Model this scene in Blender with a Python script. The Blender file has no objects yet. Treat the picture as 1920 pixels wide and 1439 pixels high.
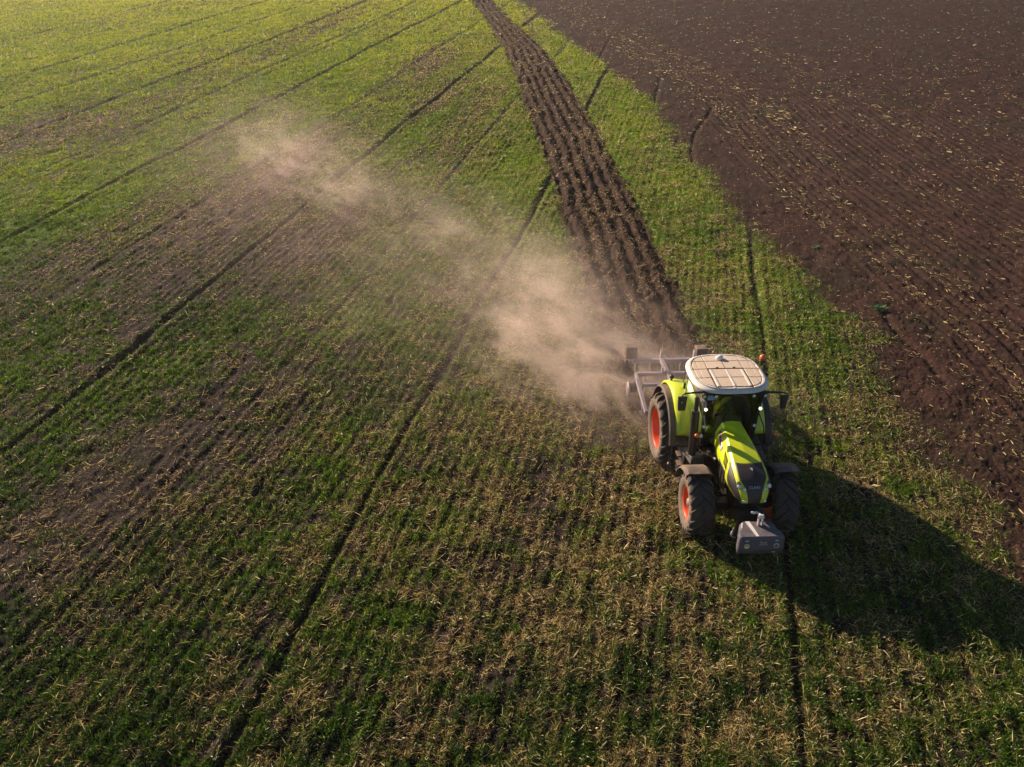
import bpy, math, random
import numpy as np
from mathutils import Vector, Matrix
random.seed(5); RNG = np.random.default_rng(11)
sc = bpy.context.scene
C = sc.collection
PI = math.pi

# ------------------------------------------------------------------ helpers
def tag(o, label=None, cat=None, group=None, kind=None):
    if label: o['label'] = label
    if cat: o['category'] = cat
    if group: o['group'] = group
    if kind: o['kind'] = kind
    return o

def empty(name, loc=(0, 0, 0), rz=0.0):
    o = bpy.data.objects.new(name, None); C.objects.link(o)
    o.location = loc; o.rotation_euler = (0, 0, rz); o.empty_display_size = .3
    return o

class MB:
    """collects shapes and links them as ONE mesh object"""
    def __init__(s): s.v = []; s.f = []; s.m = []; s.sm = []
    def add(s, vs, fs, mi=0, smooth=False):
        b = len(s.v); s.v += [tuple(p) for p in vs]
        for f in fs: s.f.append(tuple(b + i for i in f)); s.m.append(mi); s.sm.append(smooth)
    def hexa(s, p, mi=0):            # 8 corners: bottom 4 ccw, top 4 ccw
        s.add(p, [(3, 2, 1, 0), (4, 5, 6, 7), (0, 1, 5, 4), (1, 2, 6, 5), (2, 3, 7, 6), (3, 0, 4, 7)], mi)
    def box(s, x0, x1, y0, y1, z0, z1, mi=0):
        s.hexa([(x0, y0, z0), (x1, y0, z0), (x1, y1, z0), (x0, y1, z0), (x0, y0, z1), (x1, y0, z1), (x1, y1, z1), (x0, y1, z1)], mi)
    def bar(s, a, b, w, h, mi=0, up=(0, 0, 1)):   # rectangular bar from a to b
        a = Vector(a); b = Vector(b); d = (b - a).normalized(); u = Vector(up)
        if abs(d.dot(u)) > .97: u = Vector((1, 0, 0))
        r = d.cross(u).normalized(); u = r.cross(d)
        q = []
        for e in (a, b):
            q.append([e + r * (sx * w / 2) + u * (sz * h / 2) for sx, sz in ((-1, -1), (1, -1), (1, 1), (-1, 1))])
        s.add(q[0] + q[1], [(3, 2, 1, 0), (4, 5, 6, 7), (0, 1, 5, 4), (1, 2, 6, 5), (2, 3, 7, 6), (3, 0, 4, 7)], mi)
    def tube(s, pts, r, n=10, mi=0, cap=True):
        pts = [Vector(p) for p in pts]; k = len(pts)
        rs = r if isinstance(r, (list, tuple)) else [r] * k
        vs = []; prev = None
        for i, p in enumerate(pts):
            d = (pts[min(i + 1, k - 1)] - pts[max(i - 1, 0)]).normalized()
            if prev is None:
                u = Vector((0, 0, 1)) if abs(d.z) < .9 else Vector((1, 0, 0))
            else: u = prev
            u = (u - d * u.dot(d)).normalized(); prev = u; w = d.cross(u)
            vs += [p + (u * math.cos(2 * PI * j / n) + w * math.sin(2 * PI * j / n)) * rs[i] for j in range(n)]
        fs = [(i * n + j, i * n + (j + 1) % n, (i + 1) * n + (j + 1) % n, (i + 1) * n + j) for i in range(k - 1) for j in range(n)]
        s.add(vs, fs, mi, True)
        if cap:
            s.add(vs[:n], [tuple(range(n))[::-1]], mi); s.add(vs[-n:], [tuple(range(n))], mi)
    def lathe(s, prof, c, axis, n=32, mi=0, smooth=True):   # prof: (along axis, radius)
        c = Vector(c); ax = Vector(axis).normalized()
        u = Vector((0, 0, 1)) if abs(ax.z) < .9 else Vector((1, 0, 0))
        u = (u - ax * u.dot(ax)).normalized(); w = ax.cross(u)
        vs = [c + ax * a + (u * math.cos(2 * PI * j / n) + w * math.sin(2 * PI * j / n)) * r for a, r in prof for j in range(n)]
        fs = [(i * n + j, (i + 1) * n + j, (i + 1) * n + (j + 1) % n, i * n + (j + 1) % n) for i in range(len(prof) - 1) for j in range(n)]
        s.add(vs, fs, mi, smooth)
    def ball(s, c, r, sx=1, sy=1, sz=1, n=14, mi=0):
        prof = [(-math.cos(PI * i / (n // 2)) , max(1e-4, math.sin(PI * i / (n // 2)))) for i in range(n // 2 + 1)]
        vs = [(c[0] + math.cos(2 * PI * j / n) * q * r * sx, c[1] + math.sin(2 * PI * j / n) * q * r * sy, c[2] + a * r * sz) for a, q in prof for j in range(n)]
        fs = [(i * n + j, i * n + (j + 1) % n, (i + 1) * n + (j + 1) % n, (i + 1) * n + j) for i in range(n // 2) for j in range(n)]
        s.add(vs, fs, mi, True)
    def grid(s, P, mi=0, smooth=True, flip=False):   # P[i][j] points
        a = len(P); b = len(P[0]); vs = [p for r in P for p in r]
        fs = [(i * b + j, i * b + j + 1, (i + 1) * b + j + 1, (i + 1) * b + j) for i in range(a - 1) for j in range(b - 1)]
        if flip: fs = [f[::-1] for f in fs]
        s.add(vs, fs, mi, smooth)
    def build(s, name, mats, parent=None, bevel=0, solid=0):
        me = bpy.data.meshes.new(name); me.from_pydata([tuple(p) for p in s.v], [], s.f)
        for m in (mats if isinstance(mats, (list, tuple)) else [mats]): me.materials.append(m)
        me.polygons.foreach_set('material_index', s.m); me.polygons.foreach_set('use_smooth', s.sm)
        me.update()
        o = bpy.data.objects.new(name, me); C.objects.link(o)
        if parent: o.parent = parent
        if solid:
            md = o.modifiers.new('Solid', 'SOLIDIFY'); md.thickness = solid; md.offset = -1
        if bevel:
            md = o.modifiers.new('Bevel', 'BEVEL'); md.width = bevel; md.segments = 2; md.limit_method = 'ANGLE'; md.angle_limit = math.radians(40)
        return o

# ------------------------------------------------------------------ materials
def newmat(name):
    m = bpy.data.materials.new(name); m.use_nodes = True
    nt = m.node_tree; nt.nodes.clear()
    out = nt.nodes.new('ShaderNodeOutputMaterial')
    return m, nt, out
def N(nt, t, **kw):
    n = nt.nodes.new(t)
    for k, v in kw.items():
        if k in n.inputs.keys(): n.inputs[k].default_value = v
        else: setattr(n, k, v)
    return n
def L(nt, a, b): nt.links.new(a, b)
def mth(nt, op, a, b=None, c=None, clamp=False):
    n = nt.nodes.new('ShaderNodeMath'); n.operation = op; n.use_clamp = clamp
    for i, v in enumerate((a, b, c)):
        if v is None: continue
        if isinstance(v, (int, float)): n.inputs[i].default_value = v
        else: L(nt, v, n.inputs[i])
    return n.outputs[0]
def mix(nt, f, a, b):
    n = nt.nodes.new('ShaderNodeMix'); n.data_type = 'RGBA'
    for s, v in ((n.inputs[0], f), (n.inputs[6], a), (n.inputs[7], b)):
        if isinstance(v, (int, float)): s.default_value = v
        elif isinstance(v, tuple): s.default_value = (*v, 1)
        else: L(nt, v, s)
    return n.outputs[2]
DUST = (.34, .235, .165)
def paint(name, col, rough=.4, dust=.35, metal=0, scale=9, coat=0, spec=.5, bump=0, dustcol=DUST):
    """painted / plastic surface with settled field dust: more of it on faces that look up"""
    m, nt, out = newmat(name)
    b = N(nt, 'ShaderNodeBsdfPrincipled', Metallic=metal); L(nt, b.outputs[0], out.inputs[0])
    b.inputs['Specular IOR Level'].default_value = spec
    b.inputs['Coat Weight'].default_value = coat
    tc = N(nt, 'ShaderNodeTexCoord'); n1 = N(nt, 'ShaderNodeTexNoise', Scale=scale, Detail=8.0, Roughness=.65); L(nt, tc.outputs['Object'], n1.inputs[0])
    n2 = N(nt, 'ShaderNodeTexNoise', Scale=2.2, Detail=3.0); L(nt, tc.outputs['Object'], n2.inputs[0])
    ge = N(nt, 'ShaderNodeNewGeometry'); sp = N(nt, 'ShaderNodeSeparateXYZ'); L(nt, ge.outputs['Normal'], sp.inputs[0])
    up = mth(nt, 'MULTIPLY_ADD', sp.outputs[2], .6, .45, clamp=True)
    f = mth(nt, 'MULTIPLY', n1.outputs[0], n2.outputs[0]); f = mth(nt, 'MULTIPLY_ADD', f, 3.2, -.3, clamp=True)
    f = mth(nt, 'MULTIPLY', f, up); f = mth(nt, 'MULTIPLY', f, dust * 1.6, clamp=True)
    c = mix(nt, f, col, dustcol); L(nt, c, b.inputs['Base Color'])
    r = mth(nt, 'MULTIPLY_ADD', f, .6, rough, clamp=True); L(nt, r, b.inputs['Roughness'])
    if bump:
        bp = N(nt, 'ShaderNodeBump', Strength=bump, Distance=.01); L(nt, n1.outputs[0], bp.inputs['Height']); L(nt, bp.outputs[0], b.inputs['Normal'])
    return m
def emit(name, col, s):
    m, nt, out = newmat(name)
    b = N(nt, 'ShaderNodeBsdfPrincipled', Roughness=.2); b.inputs['Base Color'].default_value = (*col, 1)
    b.inputs['Emission Color'].default_value = (*col, 1); b.inputs['Emission Strength'].default_value = s
    L(nt, b.outputs[0], out.inputs[0]); return m

M = {}
M['lime'] = paint('lime_paint', (.64, .75, .010), .26, .08, coat=.35)
M['lime_fender'] = paint('lime_fender_paint', (.60, .72, .010), .33, .16, coat=.2)
M['blackplastic'] = paint('black_plastic', (.018, .018, .021), .5, .16)
M['grille'] = paint('grille_black', (.014, .014, .018), .45, .14, scale=40)
M['blackmetal'] = paint('black_metal', (.012, .012, .015), .42, .12)
M['exhaust'] = paint('exhaust_black', (.016, .016, .018), .33, .12)
M['frameblack'] = paint('cab_frame_black', (.01, .011, .013), .3, .08)
M['greyfender'] = paint('grey_fender_plastic', (.045, .042, .045), .6, .5, scale=5)
M['tailfender'] = paint('black_fender_rubber', (.025, .024, .026), .55, .55, scale=4)
M['rubber'] = paint('tyre_rubber', (.024, .023, .024), .75, .42, scale=14, bump=.4, dustcol=(.22, .16, .12))
M['sidewall'] = paint('dusty_sidewall', (.13, .10, .08), .85, .9, scale=10, bump=.3, dustcol=(.30, .22, .16))
M['rim'] = paint('orange_red_rim', (.78, .075, .012), .38, .10, coat=.2)
M['hub'] = paint('hub_metal', (.30, .26, .24), .45, .5, metal=.3)
M['roofcream'] = paint('cream_roof', (.84, .79, .72), .45, .25, scale=3, dustcol=(.55, .42, .30))
M['rooftile'] = paint('dusty_roof_tile', (.76, .63, .50), .55, .6, scale=6, dustcol=(.68, .52, .37))
M['groove'] = paint('dark_seal', (.10, .075, .055), .7, .3)
M['white'] = paint('white_plastic', (.8, .8, .8), .35, .1)
M['orange'] = paint('amber_lens', (.85, .17, .02), .2, .1, coat=.5)
M['lens'] = paint('light_lens', (.78, .80, .82), .08, .05, coat=1)
M['lamp'] = emit('lit_lamp', (1, .86, .62), 1.6)
M['chrome'] = paint('reflector_bowl', (.75, .78, .82), .12, .05, metal=1)
M['steel'] = paint('galvanised_steel', (.42, .38, .40), .42, .35, metal=.25)
M['weight'] = paint('weight_grey', (.055, .062, .082), .55, .5, scale=12, bump=.3, dustcol=(.30, .23, .22))
M['stripe'] = paint('white_marking', (.85, .82, .78), .5, .12)
M['letter'] = paint('silver_lettering', (.6, .6, .62), .4, .05)
M['mauve'] = paint('cultivator_frame_paint', (.46, .40, .47), .4, .4, scale=8, dustcol=(.42, .31, .25))
M['blue'] = paint('blue_visor', (.03, .22, .42), .4, .05)
M['blueplate'] = paint('blue_white_plate', (.22, .36, .6), .4, .05)
M['sidebox'] = paint('dusty_side_box', (.06, .052, .05), .6, .7, scale=6)
M['seat'] = paint('seat_fabric', (.03, .03, .032), .9, .1)
M['red'] = paint('red_plastic', (.5, .03, .02), .4, .1)
M['decal'] = paint('decal_sheet', (.62, .60, .62), .4, .08)

def glassmat():
    m, nt, out = newmat('tinted_cab_glass')
    t = N(nt, 'ShaderNodeBsdfTransparent'); t.inputs[0].default_value = (.26, .34, .31, 1)
    g = N(nt, 'ShaderNodeBsdfGlossy', Roughness=.03); g.inputs[0].default_value = (.9, 1, .97, 1)
    fr = N(nt, 'ShaderNodeFresnel', IOR=1.45); mx = N(nt, 'ShaderNodeMixShader')
    f = mth(nt, 'MULTIPLY_ADD', fr.outputs[0], 1.0, .03, clamp=True)
    L(nt, f, mx.inputs[0]); L(nt, t.outputs[0], mx.inputs[1]); L(nt, g.outputs[0], mx.inputs[2]); L(nt, mx.outputs[0], out.inputs[0])
    return m
M['glass'] = glassmat()

# ------------------------------------------------------------------ numpy noise and field functions
def h2(ix, iy, seed):
    n = (ix.astype(np.int64) * 374761393 + iy.astype(np.int64) * 668265263 + seed * 1442695041) & 0xffffffff
    n = ((n ^ (n >> 13)) * 1274126177) & 0xffffffff
    return ((n ^ (n >> 16)) & 0xffffff) / float(0xffffff)
def vn(x, y, s):
    x0 = np.floor(x); y0 = np.floor(y); fx = x - x0; fy = y - y0
    fx = fx * fx * (3 - 2 * fx); fy = fy * fy * (3 - 2 * fy)
    a = h2(x0, y0, s); b = h2(x0 + 1, y0, s); c = h2(x0, y0 + 1, s); d = h2(x0 + 1, y0 + 1, s)
    return (a + (b - a) * fx) * (1 - fy) + (c + (d - c) * fx) * fy
def fbm(x, y, s=1, o=4, g=.5):
    t = 0; a = 1; w = 0
    for i in range(o):
        ang = .6 * i; cx, sx = math.cos(ang), math.sin(ang)
        t = t + a * vn((x * cx - y * sx) * 2 ** i, (x * sx + y * cx) * 2 ** i, s + i * 17); w += a; a *= g
    return t / w - .5
def worley(x, y, s):
    x0 = np.floor(x); y0 = np.floor(y); best = np.full(x.shape, 9.)
    for i in (-1, 0, 1):
        for j in (-1, 0, 1):
            px = x0 + i + h2(x0 + i, y0 + j, s); py = y0 + j + h2(x0 + i, y0 + j, s + 7)
            best = np.minimum(best, (px - x) ** 2 + (py - y) ** 2)
    return np.sqrt(best)
def ss(a, b, x):
    t = np.clip((x - a) / (b - a), 0, 1); return t * t * (3 - 2 * t)

SL = .193                                    # the drill rows lean this much
EDGE_Y = np.array([-50, 15, 22, 27, 30, 34, 38, 43, 48, 54, 61, 72, 86, 100, 111, 150, 400.])
EDGE_X = np.array([11.3, 11.35, 11.7, 11.75, 11.3, 10.9, 10.3, 9.7, 9.3, 9.0, 8.9, 7.0, 4.3, 1.6, -.8, -11, -75.])
PL_Y = np.array([20.5, 23.0, 27.5, 30, 33, 38, 45, 54, 64, 80, 95, 110, 160.])
PL_L = np.array([3.5, 3.45, 3.0, 2.65, 2.45, 2.15, 1.7, 1.0, .2, -1.2, -3.2, -5.5, -13.])
PL_R = np.array([7.1, 7.1, 6.25, 6.15, 6.0, 5.75, 5.35, 4.85, 3.95, 2.3, -.6, -2.9, -9.5])
TRAM = [(3.2, .75), (-6.85, 1.), (-17.2, 1.), (-27.6, .9), (-37.6, .9), (-48.3, .9), (-58.5, .8), (-68.5, .8),
        (-1.9, .25), (-11.85, .5), (-22, .4), (-32.3, .55), (-43, .6), (-53.5, .5), (-31.4, .3)]
# places seen browner (-) or greener (+):  x, y, along, across, amount
PATCH = [(-23, 82, 14, 3.0, -.8), (-27, 51, 7, 3, -.6), (-12, 42, 10, 2.0, -.8), (-17.5, 33.5, 8, 1.6, -.45), (-8.6, 34.5, 5, 1.8, -.7),
         (-6.5, 73, 16, 3.0, -.6), (-12.8, 27.5, 7, 1.4, -.35), (-17, 104, 14, 4, -.7), (-4, 62, 12, 2.4, -.55), (-31, 110, 12, 5, -.5),
         (1.0, 35, 3.5, 1.4, .8), (0.2, 44, 7, 2.0, .5), (-11, 60, 9, 3, .5), (-21, 39, 6, 2.5, .6), (-14.5, 22, 6, 2, .3), (-33, 84, 20, 4, .6), (-24, 95, 16, 4, .7),
         (8.0, 62, 7, 1.6, 1.0), (8.2, 44, 8, 1.6, .6), (5, 75, 12, 2.5, .3), (9.4, 30, 5, 1.2, .4), (-7, 24, 5, 2, -.2), (-10, 18, 4, 2, -.3),
         (6.9, 24, 3, .8, -.4), (8.5, 18, 5, 1.5, -.1), (1.5, 16, 6, 2.5, -.25), (-44, 70, 20, 6, .4), (-9, 52, 8, 2.2, .1), (-16, 66, 9, 2.5, -.2)]
def edge(y): return np.interp(y, EDGE_Y, EDGE_X)
def drill(q, y):
    ph = q * 2 * PI / .31 + 1.6 * fbm(q * .6, y * .15, 5, 2)
    return .5 + .5 * np.cos(ph)
SLITS = [[(8.3, 86), (6.0, 72.9)], [(10.6, 68.9), (9.1, 60.7)], [(13.0, 60.5), (12.0, 57.5), (10.7, 54), (9.9, 50.5), (9.35, 46.5), (9.3, 43)], [(13.25, 29.3), (13.15, 27.5), (13.45, 25.5), (13.4, 24)], [(9.3, 52), (9.2, 49)], [(3.3, 101), (1.9, 95)]]
def slit(x, y):
    r = 0
    for pl in SLITS:
        d = np.full(np.shape(x), 99.)
        for (ax, ay), (bx, by) in zip(pl[:-1], pl[1:]):
            t = np.clip(((x - ax) * (bx - ax) + (y - ay) * (by - ay)) / ((bx - ax) ** 2 + (by - ay) ** 2), 0, 1)
            d = np.minimum(d, np.hypot(x - ax - t * (bx - ax), y - ay - t * (by - ay)))
        r = np.maximum(r, np.exp(-(d / .13) ** 2))
    return r
def masks(x, y):
    q = x - SL * y
    j = fbm(x * .9, y * .9, 31, 4) * 1.0 + fbm(x * .18, y * .18, 33, 2) * .9
    w = x - edge(y) + j * 1.5 + fbm(x * 3.2, y * 3.2, 35, 2) * .9
    soil = ss(-.9, .8, w + fbm(x * 6, y * 6, 37, 2) * .8)
    pl = np.interp(y, PL_Y, PL_L); pr = np.interp(y, PL_Y, PL_R)
    e = fbm(x * 1.8, y * 1.8, 41, 4) * .75
    plough = ss(-.08, .12, x - pl + e) * ss(-.08, .12, pr - x + e) * ss(20.8, 22.4, y + e * 2)
    g = .55 + .0085 * (y - 18).clip(0, 60) - .16 * ss(-1, -12, x) * ss(34, 14, y)  # last term lowers greenness near left: vignette darkness put into the field colour
    g = g + fbm(q * .33, y * .055, 51, 4) * (.55 + .5 * ss(25, 60, y)) + fbm(q * .9, y * .05, 55, 3) * .7 * ss(28, 60, y) + fbm(q * 1.3, y * .16, 52, 3) * .45 + fbm(x * 2.4, y * 2.4, 53, 3) * .7
    for px, py, la, lb, am in PATCH:
        q0 = px - SL * py
        g = g + am * .9 * np.exp(-((y - py) / la) ** 2 - ((q - q0) / lb) ** 2)
    tram = 0
    for tq, a in TRAM:
        wob = .10 * np.sin(y * .13 + tq) + .05 * np.sin(y * .51 + tq * 3)
        tram = tram + a * np.exp(-((q - tq + wob) / (.076 + .0022 * np.clip(y - 20, 0, 60))) ** 2)
    tram = tram * (1 - plough)
    return q, w, soil, plough, np.clip(g, 0, 1.3), tram
def height(x, y, mk=None):
    q, w, soil, plough, g, tram = mk if mk else masks(x, y)
    xs = q; r = np.hypot(x, y)
    near = np.clip(28 / np.maximum(r, 1), .0, 1)      # the finest octave only where the sheet can carry it
    h = .16 * fbm(x * .06, y * .06, 3, 2)
    rows = .030 * (drill(q, y) - .5) * np.clip(.7 + 1.6 * fbm(q * .5, y * .12, 6, 2), 0, 1.4)
    st = .075 * fbm(q * 2.2, y * .5, 8, 3) + .11 * fbm(q * 1.0, y * .8, 15, 3)
    cl = .12 * fbm(x * 3.6, y * 3.6, 9, 3, .65) + .03 * near * fbm(x * 14, y * 14, 10, 2)
    field = (rows + st + cl) * (1 - soil * .75)
    bern = 0
    for tq, a in TRAM[:8]:
        wob = .10 * np.sin(y * .13 + tq) + .05 * np.sin(y * .51 + tq * 3)
        d = np.abs(q - tq + wob); bern = bern + a * (.03 * np.exp(-((d - .26) / .11) ** 2))
    field = field - .085 * tram * (1 - soil * .6) + bern * (1 - soil)
    c = (np.interp(y, PL_Y, PL_L) + np.interp(y, PL_Y, PL_R)) / 2
    pr = .075 * np.cos((x - c) * 2 * PI / .62 + 5 * fbm(x * .35, y * .5, 12, 3)) + .02
    clod = .13 * (.45 - worley(x * 4.6, y * 3.4, 21)) * (1 + 2 * fbm(x * 1.2, y * 1.2, 27, 2)) + .12 * (.45 - worley(x * 9, y * 8, 22)) * near +   .20 * fbm(x * 2.3, y * 1.2, 23, 4, .6)
    ph = pr + clod
    ed = np.exp(-((x - np.interp(y, PL_Y, PL_L)) / .14) ** 2) + np.exp(-((x - np.interp(y, PL_Y, PL_R)) / .16) ** 2)
    field = field * (1 - plough) + ph * plough - .09 * ed * ss(21, 24, y)
    w0 = x - edge(y)
    sr = .028 * np.cos(w0 * 2 * PI / .5) * ss(2.0, 4.5, w0) + .05 * fbm(w0 * 1.6, y * .12, 14, 3)
    wh = np.exp(-(((w0 % 7.2) - 3.6) / .9) ** 2)
    sr = sr + .02 * np.cos(w0 * 2 * PI / .33) * wh + .10 * fbm(x * 3.5, y * 3.5, 16, 4, .7) + .13 * fbm(x * 1.3, y * 1.0, 19, 3, .6) + .04 * near * (.45 - worley(x * 9, y * 9, 24))
    field = field * (1 - soil) + (field * .25 + sr) * soil - .075 * slit(x, y) * (1 - .5 * plough)
    fade = np.exp(-((x - 5.3) / 2.0) ** 2 - ((y - 18.3) / 3.2) ** 2)   # the wheels have pressed it level
    return h * (1 - fade) + field * (1 - .45 * fade)

# ------------------------------------------------------------------ ground sheet
def build_ground():
    k = .0034
    ys = [4.0]
    while ys[-1] < 132: ys.append(ys[-1] * (1 + k) + .004)
    yn = len(ys)
    far = [140, 155, 180, 220, 290, 400, 600, 1000, 1800, 3000]
    nearr = [-1500, -600, -250, -100, -40, -15, -5, 0, 2.5]
    Y = np.array(nearr + ys + far); nu = 1150
    u = np.linspace(-1, 1, nu); ext = np.array([1.06, 1.15, 1.3, 1.6, 2.2, 3.5, 7, 15, 40])
    U = np.concatenate([-ext[::-1], u, ext])
    half = .70 * np.clip(Y, 4, 140) + 7
    half = np.where(Y > 140, .70 * 140 + 7, half)
    X = U[None, :] * half[:, None] + .0 ; YY = np.repeat(Y[:, None], len(U), 1)
    x = X.ravel(); y = YY.ravel()
    mk = masks(x, y); z = height(x, y, mk)
    outer = ss(125, 140, y) + ss(1.02, 1.1, np.abs(np.repeat(U[None, :], len(Y), 0).ravel())) + ss(4, 3, y)
    z = z * (1 - np.clip(outer, 0, 1))
    co = np.stack([x, y, z], 1).astype(np.float32)
    nr, nc = len(Y), len(U)
    i = np.arange((nr - 1) * (nc - 1)); r = i // (nc - 1); c = i % (nc - 1); a = r * nc + c
    fc = np.stack([a, a + 1, a + nc + 1, a + nc], 1).astype(np.int32)
    me = bpy.data.meshes.new('ground')
    me.vertices.add(len(co)); me.vertices.foreach_set('co', co.ravel())
    me.loops.add(fc.size); me.loops.foreach_set('vertex_index', fc.ravel())
    me.polygons.add(len(fc)); me.polygons.foreach_set('loop_start', np.arange(len(fc), dtype=np.int32) * 4)
    me.polygons.foreach_set('use_smooth', np.ones(len(fc), dtype=bool))
    me.update(calc_edges=True)
    for nm, v in (('soil', mk[2]), ('plough', mk[3]), ('green', mk[4]), ('tram', mk[5]), ('pale', ss(.52, .12, mk[4]) * ss(27, 42, y))):  # pale dirt fades out up front, putting vignette darkness into the ground
        at = me.attributes.new(nm, 'FLOAT', 'POINT'); at.data.foreach_set('value', v.astype(np.float32))
    me.materials.append(ground_mat())
    o = bpy.data.objects.new('ground', me); C.objects.link(o); tag(o, kind='structure')
    return o

def ground_mat():
    m, nt, out = newmat('field_ground')
    b = N(nt, 'ShaderNodeBsdfPrincipled', Roughness=.95); b.inputs['Specular IOR Level'].default_value = .15
    L(nt, b.outputs[0], out.inputs[0])
    at = {}
    for nm in ('soil', 'plough', 'green', 'tram', 'pale'):
        a = N(nt, 'ShaderNodeAttribute', attribute_name=nm); at[nm] = a.outputs['Fac']
    ge = N(nt, 'ShaderNodeNewGeometry')
    def nz(scale, det=5., rough=.6):
        n = N(nt, 'ShaderNodeTexNoise', Scale=scale, Detail=det, Roughness=rough); L(nt, ge.outputs['Position'], n.inputs[0]); return n.outputs[0]
    n1 = nz(9., 6.); n2 = nz(.6, 4.); n3 = nz(38., 3.); n4 = nz(3., 5.)
    def rng(v, a, bb):
        r = N(nt, 'ShaderNodeMapRange'); r.inputs[1].default_value = a; r.inputs[2].default_value = bb; L(nt, v, r.inputs[0]); return r.outputs[0]
    dry = mix(nt, rng(n1, .35, .68), (.011, .008, .008), (.044, .030, .026))
    dry = mix(nt, mth(nt, 'MULTIPLY', rng(n3, .54, .68), .45), dry, (.24, .17, .10))
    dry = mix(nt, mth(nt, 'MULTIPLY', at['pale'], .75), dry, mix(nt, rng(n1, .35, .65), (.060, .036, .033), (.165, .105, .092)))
    grn = mix(nt, rng(n4, .3, .7), (.022, .060, .004), (.13, .235, .008))
    gg = mth(nt, 'ADD', at['green'], mth(nt, 'MULTIPLY_ADD', n1, 1.5, -.75))
    gg = rng(gg, .46, 1.05)
    gg = mth(nt, 'MULTIPLY', gg, mth(nt, 'SUBTRACT', 1., at['tram'], clamp=True))
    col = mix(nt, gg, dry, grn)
    soil = mix(nt, rng(n1, .3, .7), (.011, .0065, .0055), (.078, .036, .026))
    n5 = nz(.22, 3.); soil = mix(nt, mth(nt, 'MULTIPLY', rng(n5, .48, .62), .55), soil, (.030, .026, .014)); soil = mix(nt, mth(nt, 'MULTIPLY', rng(n2, .42, .65), .45), soil, (.082, .040, .032))
    soil = mix(nt, mth(nt, 'MULTIPLY', rng(n3, .61, .71), .5), soil, (.26, .17, .09))
    plo = mix(nt, rng(n1, .3, .7), (.010, .006, .005), (.078, .041, .029))
    plo = mix(nt, mth(nt, 'MULTIPLY', rng(n3, .58, .70), .35), plo, (.23, .16, .10))
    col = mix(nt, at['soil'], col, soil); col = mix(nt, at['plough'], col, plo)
    L(nt, col, b.inputs['Base Color'])
    bp = N(nt, 'ShaderNodeBump', Strength=.9, Distance=.05)
    L(nt, mth(nt, 'ADD', n1, mth(nt, 'MULTIPLY', n3, .5)), bp.inputs['Height']); L(nt, bp.outputs[0], b.inputs['Normal'])
    return m

# ------------------------------------------------------------------ grass, straw, residue
def leaf_mat(name, stops, trans):
    m, nt, out = newmat(name)
    a = N(nt, 'ShaderNodeAttribute', attribute_name='tint'); cr = N(nt, 'ShaderNodeValToRGB')
    e = cr.color_ramp.elements
    e[0].position, e[0].color = stops[0][0], (*stops[0][1], 1); e[1].position, e[1].color = stops[-1][0], (*stops[-1][1], 1)
    for p, c in stops[1:-1]: q = e.new(p); q.color = (*c, 1)
    L(nt, a.outputs['Fac'], cr.inputs[0])
    d = N(nt, 'ShaderNodeBsdfDiffuse'); t = N(nt, 'ShaderNodeBsdfTranslucent'); g = N(nt, 'ShaderNodeBsdfGlossy', Roughness=.42)
    L(nt, cr.outputs[0], d.inputs[0]); L(nt, cr.outputs[0], t.inputs[0]); g.inputs[0].default_value = (.9, .9, .8, 1)
    m1 = N(nt, 'ShaderNodeMixShader'); m1.inputs[0].default_value = trans
    m2 = N(nt, 'ShaderNodeMixShader'); m2.inputs[0].default_value = .045
    L(nt, d.outputs[0], m1.inputs[1]); L(nt, t.outputs[0], m1.inputs[2]); L(nt, m1.outputs[0], m2.inputs[1]); L(nt, g.outputs[0], m2.inputs[2])
    L(nt, m2.outputs[0], out.inputs[0]); return m

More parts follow.
